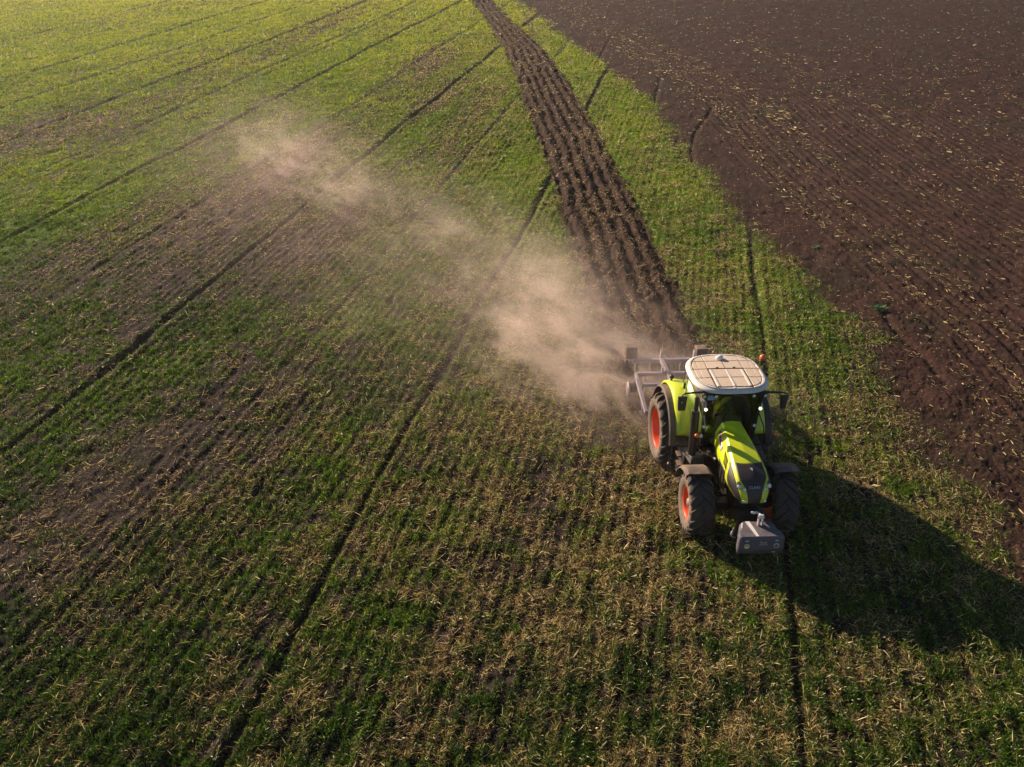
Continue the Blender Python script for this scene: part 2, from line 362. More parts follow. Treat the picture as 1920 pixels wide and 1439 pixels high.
def sample(n, dens, ymin=8.5, ymax=128, pw=1.0):
    """points over the field with density ~ dens(masks) and thinning with distance"""
    xs = []; ys = []; got = 0
    while got < n:
        m = 400000
        t = RNG.random(m)
        # distance law p(y) ~ y^-pw * width(y)
        y = ymin * (ymax / ymin) ** (t ** pw)
        x = (RNG.random(m) * 2 - 1) * (.66 * y + 3.5)
        mk = masks(x, y); p = dens(x, y, mk)
        k = RNG.random(m) < p
        xs.append(x[k]); ys.append(y[k]); got += int(k.sum())
    x = np.concatenate(xs)[:n]; y = np.concatenate(ys)[:n]
    return x, y
def blades(name, x, y, length, width, tilt, az, tint, mat, lift=.0, bend=.4, seg=True):
    n = len(x); z = height(x, y) + lift
    d = np.stack([np.cos(az) * np.sin(tilt), np.sin(az) * np.sin(tilt), np.cos(tilt)], 1)
    r = RNG.random(n) * 2 * PI; ref = np.stack([np.cos(r), np.sin(r), np.zeros(n)], 1)
    s = np.cross(d, ref); s /= np.linalg.norm(s, axis=1)[:, None] + 1e-6
    b = np.stack([x, y, z], 1); hw = (width / 2)[:, None] * s; ln = length[:, None]
    bd = np.cross(s, d); bd[:, 2] -= .6; bd *= (bend * length * (RNG.random(n) * .8 + .2))[:, None]
    mid = b + d * ln * .55; tip = b + d * ln + bd
    if seg:
        V = np.stack([b - hw * .8, b + hw * .8, mid + hw, mid - hw, tip], 1); nv = 5
        idx = np.array([0, 1, 2, 0, 2, 3, 3, 2, 4])
    else:
        V = np.stack([b - hw, b + hw, tip], 1); nv = 3; idx = np.array([0, 1, 2])
    V = V.reshape(-1, 3).astype(np.float32)
    F = (np.arange(n)[:, None] * nv + idx[None, :]).ravel().astype(np.int32); nf = len(F) // 3
    me = bpy.data.meshes.new(name)
    me.vertices.add(len(V)); me.vertices.foreach_set('co', V.ravel())
    me.loops.add(len(F)); me.loops.foreach_set('vertex_index', F)
    me.polygons.add(nf); me.polygons.foreach_set('loop_start', np.arange(nf, dtype=np.int32) * 3)
    me.update(calc_edges=True)
    at = me.attributes.new('tint', 'FLOAT', 'POINT'); at.data.foreach_set('value', np.repeat(tint, nv).astype(np.float32))
    me.materials.append(mat)
    o = bpy.data.objects.new(name, me); C.objects.link(o)
    return o
def wheel_clear(x, y):
    c, s = math.cos(YAW), math.sin(YAW)
    dx = x - TX; dy = y - TY; lx = c * dx + s * dy; ly = -s * dx + c * dy
    tr = ((np.abs(np.abs(ly) - 1.04) < .36) & (lx < 3.6)) 
    return tr, lx, ly
def build_plants():
    G = leaf_mat('green_blade', [(0, (.025, .065, .006)), (.4, (.080, .175, .006)), (.75, (.235, .36, .010)), (1, (.50, .52, .03))], .5)
    S = leaf_mat('dry_straw', [(0, (.07, .045, .035)), (.35, (.27, .19, .11)), (.7, (.78, .58, .20)), (1, (.97, .82, .40))], .35)
    def dg(x, y, mk):
        q, w, soil, pl, g, tr = mk
        clump = .5 + fbm(x * 3.2, y * 3.2, 61, 2) * 2.2 + (drill(q, y) - .45) * .8 * np.clip(1.2 - y / 70, 0, 1)
        t, lx, ly = wheel_clear(x, y)
        return np.clip((g * 1.15 - .12) * np.clip(clump, .04, 1.2), 0, 1) * (1 - soil) ** 2 * (1 - pl) ** 2 * (1 - np.clip(tr * np.where(y < 30, 1.9, 2.4), 0, 1)) * np.where(t, .25, 1)
    for nm, n, y0, y1, seg, lmul in (('grass', 400000, 8.5, 29, True, 1.), ('grass', 500000, 29, 128, False, 1.)):
        x, y = sample(n, dg, y0, y1, .97)
        r = np.hypot(x, y); sc_ = np.clip(r / 23, 1, 4.5)
        ln = (RNG.random(n) ** 1.3 * .12 + .05) * (1 + .35 * (sc_ - 1)); wd = (.009 + .010 * RNG.random(n)) * sc_ ** 1.1
        big = fbm(x * .25, y * .25, 71, 3)
        tint = np.clip(.42 + RNG.normal(0, .21, n) + big * .5 + .0074 * (y - 27) - .20 * ss(0, -10, x) * ss(45, 18, y) - .08 * ss(20, 10, y) + .14 * np.exp(-((x - 8.5) / 3.) ** 2) * ss(60, 30, y), 0, 1)  # near-left vignette darkening put into tint; far rise is lusher grass plus hazy glow
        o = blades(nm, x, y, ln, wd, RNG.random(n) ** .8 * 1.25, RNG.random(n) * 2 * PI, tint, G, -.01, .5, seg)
        tag(o, 'short green winter grass growing in patchy tufts near the tractor' if y0 < 10 else 'green grass of the distant part of the field', 'grass', kind='stuff')
    def ds(x, y, mk):
        q, w, soil, pl, g, tr = mk
        cl = np.clip(.5 + fbm(x * 1.6, y * 1.6, 63, 3) * 2.4 + fbm(q * .8, y * .1, 64, 2) * .9 + (drill(q, y) - .5) * .5, .07, 1.4)
        warm = .30 + .70 * np.exp(-((x - 4.5) / 8.5) ** 2) + .12 * np.clip((y - 30) / 40, 0, 1) - .12 * ss(-4, -12, x) * ss(40, 22, y)  # last term thins near-left straw, so the corner vignette sits in the cover
        return np.clip(cl * warm * (.6 + .4 * np.clip(1.3 - g, 0, 1)), 0, 1) * (1 - soil * .96) * (1 - pl * .72) * (1 - .85 * np.clip(tr * 1.5, 0, 1))
    for nm, n, y0, y1, seg in (('straw', 330000, 8.5, 29, True), ('straw', 270000, 29, 128, False)):
        x, y = sample(n, ds, y0, y1, .97)
        r = np.hypot(x, y); sc_ = np.clip(r / 24, 1, 4)
        long_ = RNG.random(n) < .06
        ln = np.where(long_, .14 + .15 * RNG.random(n), .035 + .09 * RNG.random(n)) * (1 + .3 * (sc_ - 1)); wd = (.006 + .011 * RNG.random(n) ** 1.8) * sc_
        tint = np.clip(.33 + RNG.normal(0, .33, n) + long_ * .25 + .12 * np.exp(-((x - 4.5) / 7.5) ** 2), 0, 1)  # more golden straw mid-field; the sideways falloff also carries vignette darkening
        o = blades(nm, x, y, ln, wd, np.where(RNG.random(n) < .35, .5, 1.05) + RNG.random(n) * .5, RNG.random(n) * 2 * PI, tint, S, .012, .13, seg)
        tag(o, 'dry straw and dead stalks lying over the near stubble' if y0 < 10 else 'dry straw scattered over the distant field', 'straw', kind='stuff')
    # pale corn residue on the bare soil
    def dr(x, y, mk):
        q, w, soil, pl, g, tr = mk
        w0 = x - edge(y)
        return soil * np.clip(.14 + .95 * np.exp(-((w0 - 5.5) / 3.0) ** 2) * 1.3 + .3 * np.exp(-((w0 - 17) / 5) ** 2) + fbm(x * .35, y * .35, 66, 3) * .6, .02, 1) * np.clip(.55 + fbm(w0 * 1.3, y * .05, 67, 3) * 3.2, .08, 1.3)
    n = 8500
    x, y = sample(n, dr, 14, 128, .9)
    r = np.hypot(x, y)
    ln = (.035 + .24 * RNG.random(n) ** 3) * np.clip(r / 40, 1, 1.4); wd = (.012 + .032 * RNG.random(n) ** 2) * np.clip(r / 40, 1, 1.7)
    az = RNG.normal(-.75, .6, n) + PI * (RNG.random(n) < .5)
    o = blades('corn_residue', x, y, ln, wd, 1.35 + RNG.random(n) * .22, az, np.clip(.66 + RNG.normal(0, .28, n), 0, 1), S, .045, .12, True)
    tag(o, 'pale broken corn stalks strewn over the bare dark soil', 'crop residue', kind='stuff')

# ------------------------------------------------------------------ tractor  (x forward, y left, z up, origin under the rear axle)
TX, TY, YAW = 5.1876, 19.87, -1.5006
def text(name, body, size, mat, parent, mw, extrude=.002):
    cu = bpy.data.curves.new(name, 'FONT'); cu.body = body; cu.size = size; cu.extrude = extrude; cu.align_x = 'CENTER'; cu.align_y = 'CENTER'
    t = bpy.data.objects.new(name, cu); C.objects.link(t)
    dg = bpy.context.evaluated_depsgraph_get(); me = bpy.data.meshes.new_from_object(t.evaluated_get(dg))
    bpy.data.objects.remove(t); me.materials.clear(); me.materials.append(mat); me.transform(mw)
    o = bpy.data.objects.new(name, me); C.objects.link(o); o.parent = parent; return o

HOOD = [  # each station: (x,y,z) at t = 0 crown, crease inner, crease outer, widest side, lower edge
    ((1.64, 0, 2.185), (1.64, .20, 2.16), (1.64, .245, 2.12), (1.64, .35, 1.86), (1.64, .36, 1.66)),
    ((2.0, 0, 2.165), (2.0, .225, 2.14), (2.0, .27, 2.10), (2.0, .40, 1.83), (2.0, .42, 1.62)),
    ((2.5, 0, 2.12), (2.5, .265, 2.095), (2.5, .315, 2.05), (2.5, .44, 1.80), (2.5, .45, 1.57)),
    ((3.0, 0, 2.05), (3.0, .305, 2.02), (3.0, .355, 1.975), (3.0, .46, 1.77), (3.0, .455, 1.52)),
    ((3.3, 0, 1.985), (3.3, .32, 1.955), (3.3, .37, 1.91), (3.25, .465, 1.73), (3.2, .445, 1.49)),
    ((3.54, 0, 1.90), (3.53, .32, 1.875), (3.52, .365, 1.83), (3.44, .445, 1.68), (3.38, .42, 1.46)),
    ((3.70, 0, 1.79), (3.69, .305, 1.765), (3.67, .345, 1.73), (3.59, .405, 1.61), (3.54, .385, 1.44)),
    ((3.79, 0, 1.67), (3.78, .285, 1.65), (3.76, .32, 1.625), (3.68, .365, 1.55), (3.63, .345, 1.42)),
    ((3.84, 0, 1.54), (3.83, .265, 1.53), (3.81, .29, 1.52), (3.74, .32, 1.48), (3.69, .30, 1.41)),
    ((3.84, 0, 1.41), (3.83, .245, 1.41), (3.81, .265, 1.41), (3.76, .285, 1.41), (3.71, .275, 1.40)),
]
def cr_interp(P, s):           # Catmull-Rom through the list P at parameter s in [0, len-1]
    n = len(P); i = min(int(s), n - 2); f = s - i
    p0 = P[max(i - 1, 0)]; p1 = P[i]; p2 = P[i + 1]; p3 = P[min(i + 2, n - 1)]
    return tuple(.5 * (2 * b + (c - a) * f + (2 * a - 5 * b + 4 * c - d) * f * f + (3 * b - 3 * c + d - a) * f ** 3) for a, b, c, d in zip(p0, p1, p2, p3))
TK = [0, .36, .46, .74, 1.0]
def hood(s, t, off=0.0):       # s along 0..9, t in [-1,1] around (negative = the tractor's right)
    def base(s, t):
        a = abs(t); k = max(i for i in range(4) if TK[i] <= a + 1e-9); f = (a - TK[k]) / (TK[k + 1] - TK[k])
        row = [cr_interp([st[j] for st in HOOD], s) for j in range(5)]
        if k >= 2: p = cr_interp(row[2:], (k - 2) + min(f, 1))
        else: p = tuple(u + (v - u) * f for u, v in zip(row[k], row[k + 1]))
        if k == 0: p = (p[0], p[1], p[2] + 0)
        return Vector((p[0], p[1] * (1 if t >= 0 else -1), p[2]))
    p = base(s, t)
    if off:
        e = .02
        ds = base(min(s + e, 9), t) - base(max(s - e, 0), t); dt = base(s, min(t + e, 1)) - base(s, max(t - e, -1))
        n = dt.cross(ds)
        if n.length > 0:
            n.normalize()
            if n.dot(p - Vector((2.6, 0, 1.4))) < 0: n = -n
            p = p + n * off
    return p
def hood_patch(name, fn, ns, nt_, mat, parent, off=.006, thick=.008):
    """fn(a,b) -> (s,t) for a,b in 0..1"""
    mb = MB(); P = [[hood(*fn(i / ns, j / nt_), off) for j in range(nt_ + 1)] for i in range(ns + 1)]
    mb.grid(P)
    # make it face outwards
    o = mb.build(name, mat, parent)
    me = o.data; c = Vector((2.8, 0, 1.4)); pl = me.polygons[len(me.polygons) // 2]
    if pl.normal.dot(pl.center - c) < 0: me.flip_normals()
    md = o.modifiers.new('Solid', 'SOLIDIFY'); md.thickness = thick; md.offset = -1
    return o

def wheel(root, x, yc, R, W, rimR, n_lug, side, steer=0.0):
    """side -1 = tractor's right. The wheel is built about its own hub."""
    w = bpy.data.objects.new('wheel', None); C.objects.link(w); w.parent = root
    w.location = (x, yc, R - .012); w.rotation_euler = (0, 0, steer); w.empty_display_size = .2
    A = (0, 1, 0); h = W / 2
    mb = MB()
    prof = [(-h * .80, rimR), (-h * .98, rimR + .05), (-h * 1.04, (rimR + R) / 2), (-h * .99, R - .10), (-h * .86, R - .055), (-h * .5, R - .045), (0, R - .042)]
    prof = prof + [(-a, r) for a, r in prof[-2::-1]]
    n = 72; ax = Vector(A)
    k = len(prof)
    vs = [(math.cos(2 * PI * j / n) * r, a, math.sin(2 * PI * j / n) * r) for a, r in prof for j in range(n)]
    for i in range(k - 1):
        fs = [(i * n + j, (i + 1) * n + j, (i + 1) * n + (j + 1) % n, i * n + (j + 1) % n) for j in range(n)]
        mb.add(vs, fs, 1 if (i < 3 or i >= k - 4) else 0, True) if i == 0 else [mb.f.append(tuple(q + mb_base for q in f)) or mb.m.append(1 if (i < 3 or i >= k - 4) else 0) or mb.sm.append(True) for f in fs]
        if i == 0: mb_base = 0
    # chevron lugs
    lh = .050 if R > .9 else .044
    for sd in (-1, 1):
        for j in range(n_lug):
            a0 = 2 * PI * (j + (.5 if sd > 0 else 0)) / n_lug
            st = []
            sweep = 2 * PI / n_lug * 1.25
            for q in range(7):
                f = q / 6; yy = sd * (-.03 + f * (h * 1.0 + .03)); an = a0 - sweep * (f ** .85) 
                drop = 0 if f < .8 else (f - .8) / .2 * .035
                wd = (.030 + .018 * f) * (1.0 if R > .9 else .9)
                rr = R - drop; rb = R - .075 - drop
                ta = wd / rr
                st.append([(math.cos(an - ta) * rb, yy, math.sin(an - ta) * rb), (math.cos(an - ta * .75) * rr, yy, math.sin(an - ta * .75) * rr),
                           (math.cos(an + ta * .75) * rr, yy, math.sin(an + ta * .75) * rr), (math.cos(an + ta) * rb, yy, math.sin(an + ta) * rb)])
            # lug runs down over the shoulder
            an = a0 - sweep * 1.06; yy = sd * h * 1.05; rr = R - .13; rb = R - .16; ta = .035 / rr
            st.append([(math.cos(an - ta) * rb, yy * .97, math.sin(an - ta) * rb), (math.cos(an - ta) * rr, yy * 1.02, math.sin(an - ta) * rr), (math.cos(an + ta) * rr, yy * 1.02, math.sin(an + ta) * rr), (math.cos(an + ta) * rb, yy * .97, math.sin(an + ta) * rb)])
            v = [p for r_ in st for p in r_]; m_ = len(st)
            fs = [(i * 4 + e, i * 4 + (e + 1) % 4, (i + 1) * 4 + (e + 1) % 4, (i + 1) * 4 + e) for i in range(m_ - 1) for e in range(4)]
            fs += [(0, 1, 2, 3), tuple((m_ - 1) * 4 + e for e in (3, 2, 1, 0))]
            mb.add(v, fs, 0)
    o = mb.build('tyre', [M['rubber'], M['sidewall']], w)
    # rim: deep dish
    rm = MB(); s = side
    pr = [(s * h * .80, rimR + .01), (s * h * .84, rimR - .012), (s * h * .74, rimR - .03), (s * h * .55, rimR - .045), (s * h * .25, rimR - .07), (s * -h * .02, rimR - .11), (s * -h * .06, rimR * .55), (s * h * .02, rimR * .42), (s * h * .04, .001)]
    rm.lathe(pr, (0, 0, 0), A, 48)
    rm.lathe([(-s * h * .78, rimR + .01), (-s * h * .80, rimR - .03), (-s * h * .1, rimR - .09), (-s * h * .05, .001)], (0, 0, 0), A, 48)
    rm.build('rim', M['rim'], w, solid=0)
    hb = MB(); hr = .16 if R > .9 else .125; hl = .12 if R > .9 else .21
    hb.lathe([(s * 0, hr * 1.25), (s * .03, hr * 1.25), (s * .035, hr), (s * hl * .8, hr * .95), (s * hl, hr * .7), (s * (hl + .005), .001)], (0, 0, 0), A, 24)
    for j in range(10):
        a = 2 * PI * j / 10; hb.lathe([(s * .0, .016), (s * .05, .016), (s * .052, .001)], (math.cos(a) * hr * 1.45, 0, math.sin(a) * hr * 1.45), A, 6, smooth=False)
    hb.build('hub', M['hub'], w)
    return w

def arc_shell(mb, cx, cz, R, a0, a1, y0, y1, n=22, th=.02, mi=0, lip=0.0, r1=None):
    """curved mudguard with thickness; angles from +x towards +z"""
    P = []; r1 = r1 or R
    for i in range(n + 1):
        a = a0 + (a1 - a0) * i / n; r = R
        ca, sa = math.cos(a), math.sin(a)
        P.append([(cx + ca * (r - lip), y0, cz + sa * (r - lip)), (cx + ca * r, y0 + (y1 - y0) * .12, cz + sa * r), (cx + ca * r1, y1 - (y1 - y0) * .12, cz + sa * r1), (cx + ca * (r1 - lip), y1, cz + sa * (r1 - lip)),
                  (cx + ca * (r1 - lip - th), y1 - .01, cz + sa * (r1 - lip - th)), (cx + ca * (r1 - th), y1 - (y1 - y0) * .12, cz + sa * (r1 - th)), (cx + ca * (r - th), y0 + (y1 - y0) * .12, cz + sa * (r - th)), (cx + ca * (r - lip - th), y0 + .01, cz + sa * (r - lip - th))])
    v = [p for r_ in P for p in r_]
    fs = [(i * 8 + e, i * 8 + (e + 1) % 8, (i + 1) * 8 + (e + 1) % 8, (i + 1) * 8 + e) for i in range(n) for e in range(8)]
    fs += [tuple(range(8))[::-1], tuple(n * 8 + e for e in range(8))]
    mb.add(v, fs, mi)

def rot_to(p, zdir, xdir):      # matrix whose local Z faces zdir and local X runs along xdir
    z = Vector(zdir).normalized(); x = Vector(xdir); x = (x - z * x.dot(z)).normalized(); y = z.cross(x)
    m = Matrix((x, y, z)).transposed().to_4x4(); m.translation = Vector(p); return m

def lamp(parent, name, p, d, r, mat, depth=.04, rim=None):
    mb = MB(); mb.lathe([(0, r * 1.25), (depth * .8, r * 1.28), (depth, r * 1.1), (depth * .9, r)], p, d, 20, 0)
    o = mb.build(name, rim or M['frameblack'], parent)
    g = MB(); g.lathe([(depth * .85, r * 1.02), (depth * 1.1, r * .8), (depth * 1.25, .001)], p, d, 20, 0)
    g.build('lens', mat, o); return o

def build_tractor():
    T = empty('tractor', (TX, TY, 0), YAW)
    tag(T, 'lime green farm tractor with cream roof and orange-red rims pulling a cultivator', 'tractor')
    # ---------------- wheels
    wheel(T, -.06, -1.12, .93, .60, .545, 19, -1); wheel(T, -.06, 1.10, .93, .60, .545, 19, 1)
    wheel(T, 2.90, -1.0, .755, .56, .395, 17, -1, -.03); wheel(T, 2.90, .97, .755, .56, .395, 17, 1, -.03)
    # ---------------- chassis
    mb = MB()
    mb.box(-.55, 1.5, -.38, .38, .55, 1.15); mb.box(1.5, 3.35, -.24, .24, .62, 1.2); mb.box(3.3, 3.72, -.27, .27, .72, 1.1)
    mb.lathe([(-.8, .16), (-.45, .22), (.45, .22), (.8, .16)], (0, 0, .98), (0, 1, 0), 20)
    mb.box(1.55, 3.55, -.34, .34, 1.10, 1.58)
    mb.build('chassis', M['blackmetal'], T, .02)
    mb = MB(); mb.bar((2.93, -.72, .72), (2.93, .72, .72), .22, .2); mb.lathe([(-.11, .15), (.11, .15)], (2.93, -.66, .77), (0, 1, 0), 18); mb.lathe([(-.11, .15), (.11, .15)], (2.93, .66, .77), (0, 1, 0), 18)
    mb.tube([(2.7, -.62, .78), (2.72, 0, .8), (2.7, .62, .78)], .03)
    mb.build('front_axle', M['blackmetal'], T, .015)
    # engine detail under the hood, seen at the sides
    mb = MB()
    for i in range(7): mb.box(1.75 + i * .2, 1.86 + i * .2, -.36, -.3, 1.1, 1.42)
    mb.tube([(1.6, -.45, 1.3), (1.9, -.48, 1.4), (2.2, -.42, 1.45)], .05); mb.box(1.5, 1.85, -.62, -.38, .95, 1.3)
    mb.build('engine', M['blackmetal'], T, .01)
    # ---------------- hood
    mb = MB(); ns, nt_ = 72, 52
    ts = sorted(set([-1 + 2 * i / nt_ for i in range(nt_ + 1)] + [.36, -.36, .46, -.46, .41, -.41]))
    P = [[hood(9 * i / ns, t) for t in ts] for i in range(ns + 1)]
    mb.grid(P, flip=False)
    # close the nose below and the rear
    mb.add(P[0], [tuple(range(len(ts)))], 0)
    H = mb.build('hood', M['lime'], T)
    H.data.flip_normals() if H.data.polygons[nt_ // 2].normal.z < 0 else None
    md = H.modifiers.new('Solid', 'SOLIDIFY'); md.thickness = .015; md.offset = -1
    # black cover between hood and windscreen
    mb = MB(); mb.hexa([(1.45, -.44, 1.5), (1.66, -.38, 1.5), (1.66, .38, 1.5), (1.45, .44, 1.5), (1.45, -.30, 2.23), (1.635, -.235, 2.15), (1.635, .235, 2.15), (1.45, .30, 2.23)])
    mb.build('cowl', M['blackplastic'], T, .03)
    # front grille: wide behind, narrower at the nose, with a bowed top edge
    def fg(a, b):
        t = -1 + 2 * b; s0 = 3.25 + .22 * (1 - t * t); s1 = 8.95; s = s0 + (s1 - s0) * a
        wdt = .355 - .04 * ss(5.5, 8.9, np.float64(s)) - .12 * ss(4.6, 6.6, np.float64(s)) * 1.0
        return s, float(t * wdt)
    g = hood_patch('grille', fg, 40, 16, M['grille'], T, .008, .01)
    # small white emblem below the top edge
    p = hood(4.15, .02, .012); n_ = hood(4.15, .02, .1) - p
    mb = MB(); q = hood(3.98, .0, .013); r_ = hood(4.32, .03, .013); q2 = hood(4.02, .045, .013); q3 = hood(4.05, -.02, .013)
    up = Vector((0, 0, .006)); mb.add([q, q3, r_, q2, q + up, q3 + up, r_ + up, q2 + up], [(0, 1, 2, 3), (4, 5, 6, 7), (0, 1, 5, 4), (1, 2, 6, 5), (2, 3, 7, 6), (3, 0, 4, 7)])
    mb.build('emblem', M['white'], g)
    p = hood(6.25, .0, .012); n_ = hood(6.25, 0, .1) - p
    text('lettering', 'CLAAS', .085, M['letter'], g, rot_to(p, n_, (0, 1, 0)))
    # side grilles, wavy front outline
    for sd in (-1, 1):
        def sg(a, b, sd=sd):
            s = 2.95 + (8.7 - 2.95) * a
            lo = .56 + .38 * float(ss(2.9, 4.5, np.float64(s))); top = .52
            return s, sd * float(top + (lo - top) * b)
        hood_patch('side_grille', sg, 36, 10, M['grille'], T, .005, .01)
        # louvre slits on the flank
        vm = MB()
        for i in range(5):
            s = 2.15 + i * .14
            a_, b_ = hood(s, sd * .58, .004), hood(s + .42, sd * .74, .004)
            vm.bar(a_, b_, .02, .02)
        vm.build('air_vent', M['frameblack'], T)
        # flank decal near the rear of the hood
        hood_patch('decal', lambda a, b, sd=sd: (.45 + 1.35 * a, sd * (.52 + .10 * b + .10 * a)), 6, 3, M['decal'], T, .003, .003)
        hood_patch('decal', lambda a, b, sd=sd: (.55 + .95 * a, sd * (.545 + .05 * b + .09 * a)), 6, 3, M['red'], T, .006, .002)
        # dark flank recess
        hood_patch('side_recess', lambda a, b, sd=sd: (1.9 + 1.15 * a, sd * (.86 + .12 * b - .07 * a * (1 - b))), 8, 4, M['blackmetal'], T, .004, .004)
        # headlights
        hood_patch('headlight_bezel', lambda a, b, sd=sd: (5.2 + 1.15 * a, sd * (.425 + .15 * (b - .5) * math.sin(PI * (a * .80 + .12)))), 8, 6, M['grille'], T, .010, .008)
        p = hood(5.9, sd * .425, .012); lamp(T, 'headlight', p, (.75, sd * .35, .6), .042, M['lens'], .03, M['chrome'])
        p = hood(6.45, sd * .285, .01); lamp(T, 'headlight', p, (.85, 0, .5), .032, M['lens'], .03, M['chrome'])
        p = hood(8.35, sd * .33, .008); lamp(T, 'headlight', p, (.95, 0, .35), .028, M['lens'], .03, M['chrome'])
    # ---------------- cab
    F = M['frameblack']
    mb = MB()
    for sd in (-1, 1):
        mb.bar((1.47, sd * .60, 1.30), (1.50, sd * .68, 2.92), .085, .075)         # A pillar
        mb.bar((.30, sd * .80, 1.25), (.35, sd * .78, 2.92), .07, .07)             # B
        mb.bar((-.32, sd * .74, 1.5), (-.12, sd * .70, 2.92), .08, .08)           # C
        mb.bar((1.47, sd * .60, 1.30), (.30, sd * .80, 1.25), .06, .08); mb.bar((.30, sd * .8, 1.25), (-.32, sd * .74, 1.6), .06, .08)
        mb.bar((1.50, sd * .68, 2.90), (-.12, sd * .70, 2.90), .07, .08)
    mb.bar((1.50, -.70, 2.88), (1.50, .70, 2.88), .08, .09); mb.bar((-.12, -.7, 2.88), (-.12, .7, 2.88), .08, .09)
    mb.bar((1.47, -.62, 1.5), (1.47, .62, 1.5), .06, .1); mb.bar((-.3, -.74, 1.75), (-.3, .74, 1.75), .06, .08)
    mb.build('cab_frame', F, T, .015)
    mb = MB(); mb.box(-.3, 1.46, -.60, .60, 1.14, 1.2); mb.box(-.45, -.28, -.7, .7, 1.15, 1.75)
    mb.hexa([(.55, .60, 1.15), (1.36, .58, 1.15), (1.36, .60, 1.15), (.55, .62, 1.15), (.55, .60, 2.25), (1.30, .60, 2.2), (1.30, .62, 2.2), (.55, .62, 2.25)])  # added dark panel behind the left door, stands in for dark glass
    for sd in (-1, 1): mb.hexa([(-.28, sd * .62 - .015, 1.15), (1.1, sd * .60 - .015, 1.15), (1.1, sd * .60 + .015, 1.15), (-.28, sd * .62 + .015, 1.15), (-.28, sd * .62 - .015, 2.36), (.62, sd * .62 - .015, 2.2), (.62, sd * .62 + .015, 2.2), (-.28, sd * .62 + .015, 2.36)])
    mb.build('cab_floor_panels', M['blackmetal'], T, .01)
    # windscreen: slightly bowed
    def pane(name, A, B, Cc, D, bow, axis):
        g = MB(); P = []
        for i in range(9):
            r_ = []
            for j in range(9):
                a, b = i / 8, j / 8
                p = (Vector(A) * (1 - b) + Vector(B) * b) * (1 - a) + (Vector(D) * (1 - b) + Vector(Cc) * b) * a
                p = p + Vector(axis) * bow * (1 - (2 * b - 1) ** 2); r_.append(p)
            P.append(r_)
        g.grid(P); return g.build(name, M['glass'], T)
    pane('windscreen', (1.50, -.56, 1.36), (1.50, .56, 1.36), (1.53, .64, 2.86), (1.53, -.64, 2.86), .07, (1, 0, 0))
    for sd in (-1, 1):
        pane('door_glass', (1.43, sd * .63, 1.36), (.34, sd * .83, 1.30), (.38, sd * .81, 2.86), (1.46, sd * .70, 2.86), .03, (0, sd, 0))
        pane('side_window', (.27, sd * .83, 1.6), (-.28, sd * .77, 1.75), (-.10, sd * .73, 2.86), (.32, sd * .81, 2.86), .01, (0, sd, 0))
    pane('rear_window', (-.33, -.70, 1.8), (-.33, .70, 1.8), (-.15, .66, 2.86), (-.15, -.66, 2.86), -.03, (1, 0, 0))
    # interior
    mb = MB(); mb.box(.15, .62, -.26, .26, 1.45, 1.62); mb.hexa([(.12, -.25, 1.6), (.26, -.25, 1.6), (.26, .25, 1.6), (.12, .25, 1.6), (0, -.22, 2.3), (.12, -.22, 2.3), (.12, .22, 2.3), (0, .22, 2.3)])
    mb.box(.2, .55, -.38, -.28, 1.62, 1.85); mb.box(.2, .55, .28, .38, 1.62, 1.85); mb.box(.25, .5, -.15, .15, 1.2, 1.46)
    mb.build('seat', M['seat'], T, .04)
    mb = MB(); mb.bar((1.25, 0, 1.2), (1.05, 0, 1.95), .14, .12); mb.hexa([(1.12, -.2, 1.75), (1.34, -.2, 1.75), (1.34, .2, 1.75), (1.12, .2, 1.75), (1.0, -.2, 1.95), (1.3, -.2, 2.0), (1.3, .2, 2.0), (1.0, .2, 1.95)])
    mb.build('dashboard', M['blackplastic'], T, .02)
    mb = MB(); c = Vector((.95, 0, 2.0)); ax = Vector((-.5, 0, .85)).normalized(); u = Vector((0, 1, 0)); w = ax.cross(u)
    ring = [c + (u * math.cos(2 * PI * j / 24) + w * math.sin(2 * PI * j / 24)) * .2 for j in range(25)]
    mb.tube(ring, .016, 8, cap=False)
    for j in (0, 8, 16): mb.tube([c, ring[j]], .014, 6)
    mb.build('steering_wheel', M['blackplastic'], T)
    mb = MB(); mb.hexa([(.55, -.50, 1.62), (.85, -.50, 1.62), (.85, -.36, 1.62), (.55, -.36, 1.62), (.55, -.50, 1.7), (.9, -.50, 1.78), (.9, -.36, 1.78), (.55, -.36, 1.7)]); mb.build('console', M['blackplastic'], T, .01)
    mb = MB(); mb.box(1.0, 1.06, -.56, -.34, 1.95, 2.2); mb.bar((1.03, -.45, 1.7), (1.03, -.45, 1.96), .03, .03); mb.build('screen', M['blackplastic'], T, .01)
    mb = MB(); mb.tube([(1.38, -.26, 2.855), (1.38, .16, 2.855)], .028, 12); mb.build('sun_blind', M['blue'], T)
    mb = MB(); mb.box(1.545, 1.56, -.64, -.42, 2.74, 2.86); mb.build('plate', M['blueplate'], T)
    # wiper
    mb = MB(); mb.tube([(1.63, .05, 1.5), (1.66, -.2, 2.15)], .012, 6); mb.bar((1.645, -.38, 1.75), (1.655, -.06, 2.45), .015, .03); mb.build('wiper', F, T)
    # ---------------- roof : a rounded slab with raised field of tiles between grooves
    cx, hl, hw = .72, .94, .95
    def rim_pt(a, k=1.0, z=0):
        ca, sa = math.cos(a), math.sin(a); n1, n2 = 2 / 3.1, 2 / 3.1
        x = cx + math.copysign(abs(ca) ** n1, ca) * hl * k; 
        taper = 1 - .05 * (1 if ca < 0 else 0) * abs(ca)
        return (x, math.copysign(abs(sa) ** n2, sa) * hw * k * taper, z)
    mb = MB(); n = 72; rings = [(.93, 2.935), (.985, 2.945), (1.0, 2.965), (.995, 2.985), (.975, 3.01), (.94, 3.03), (.90, 3.045)]
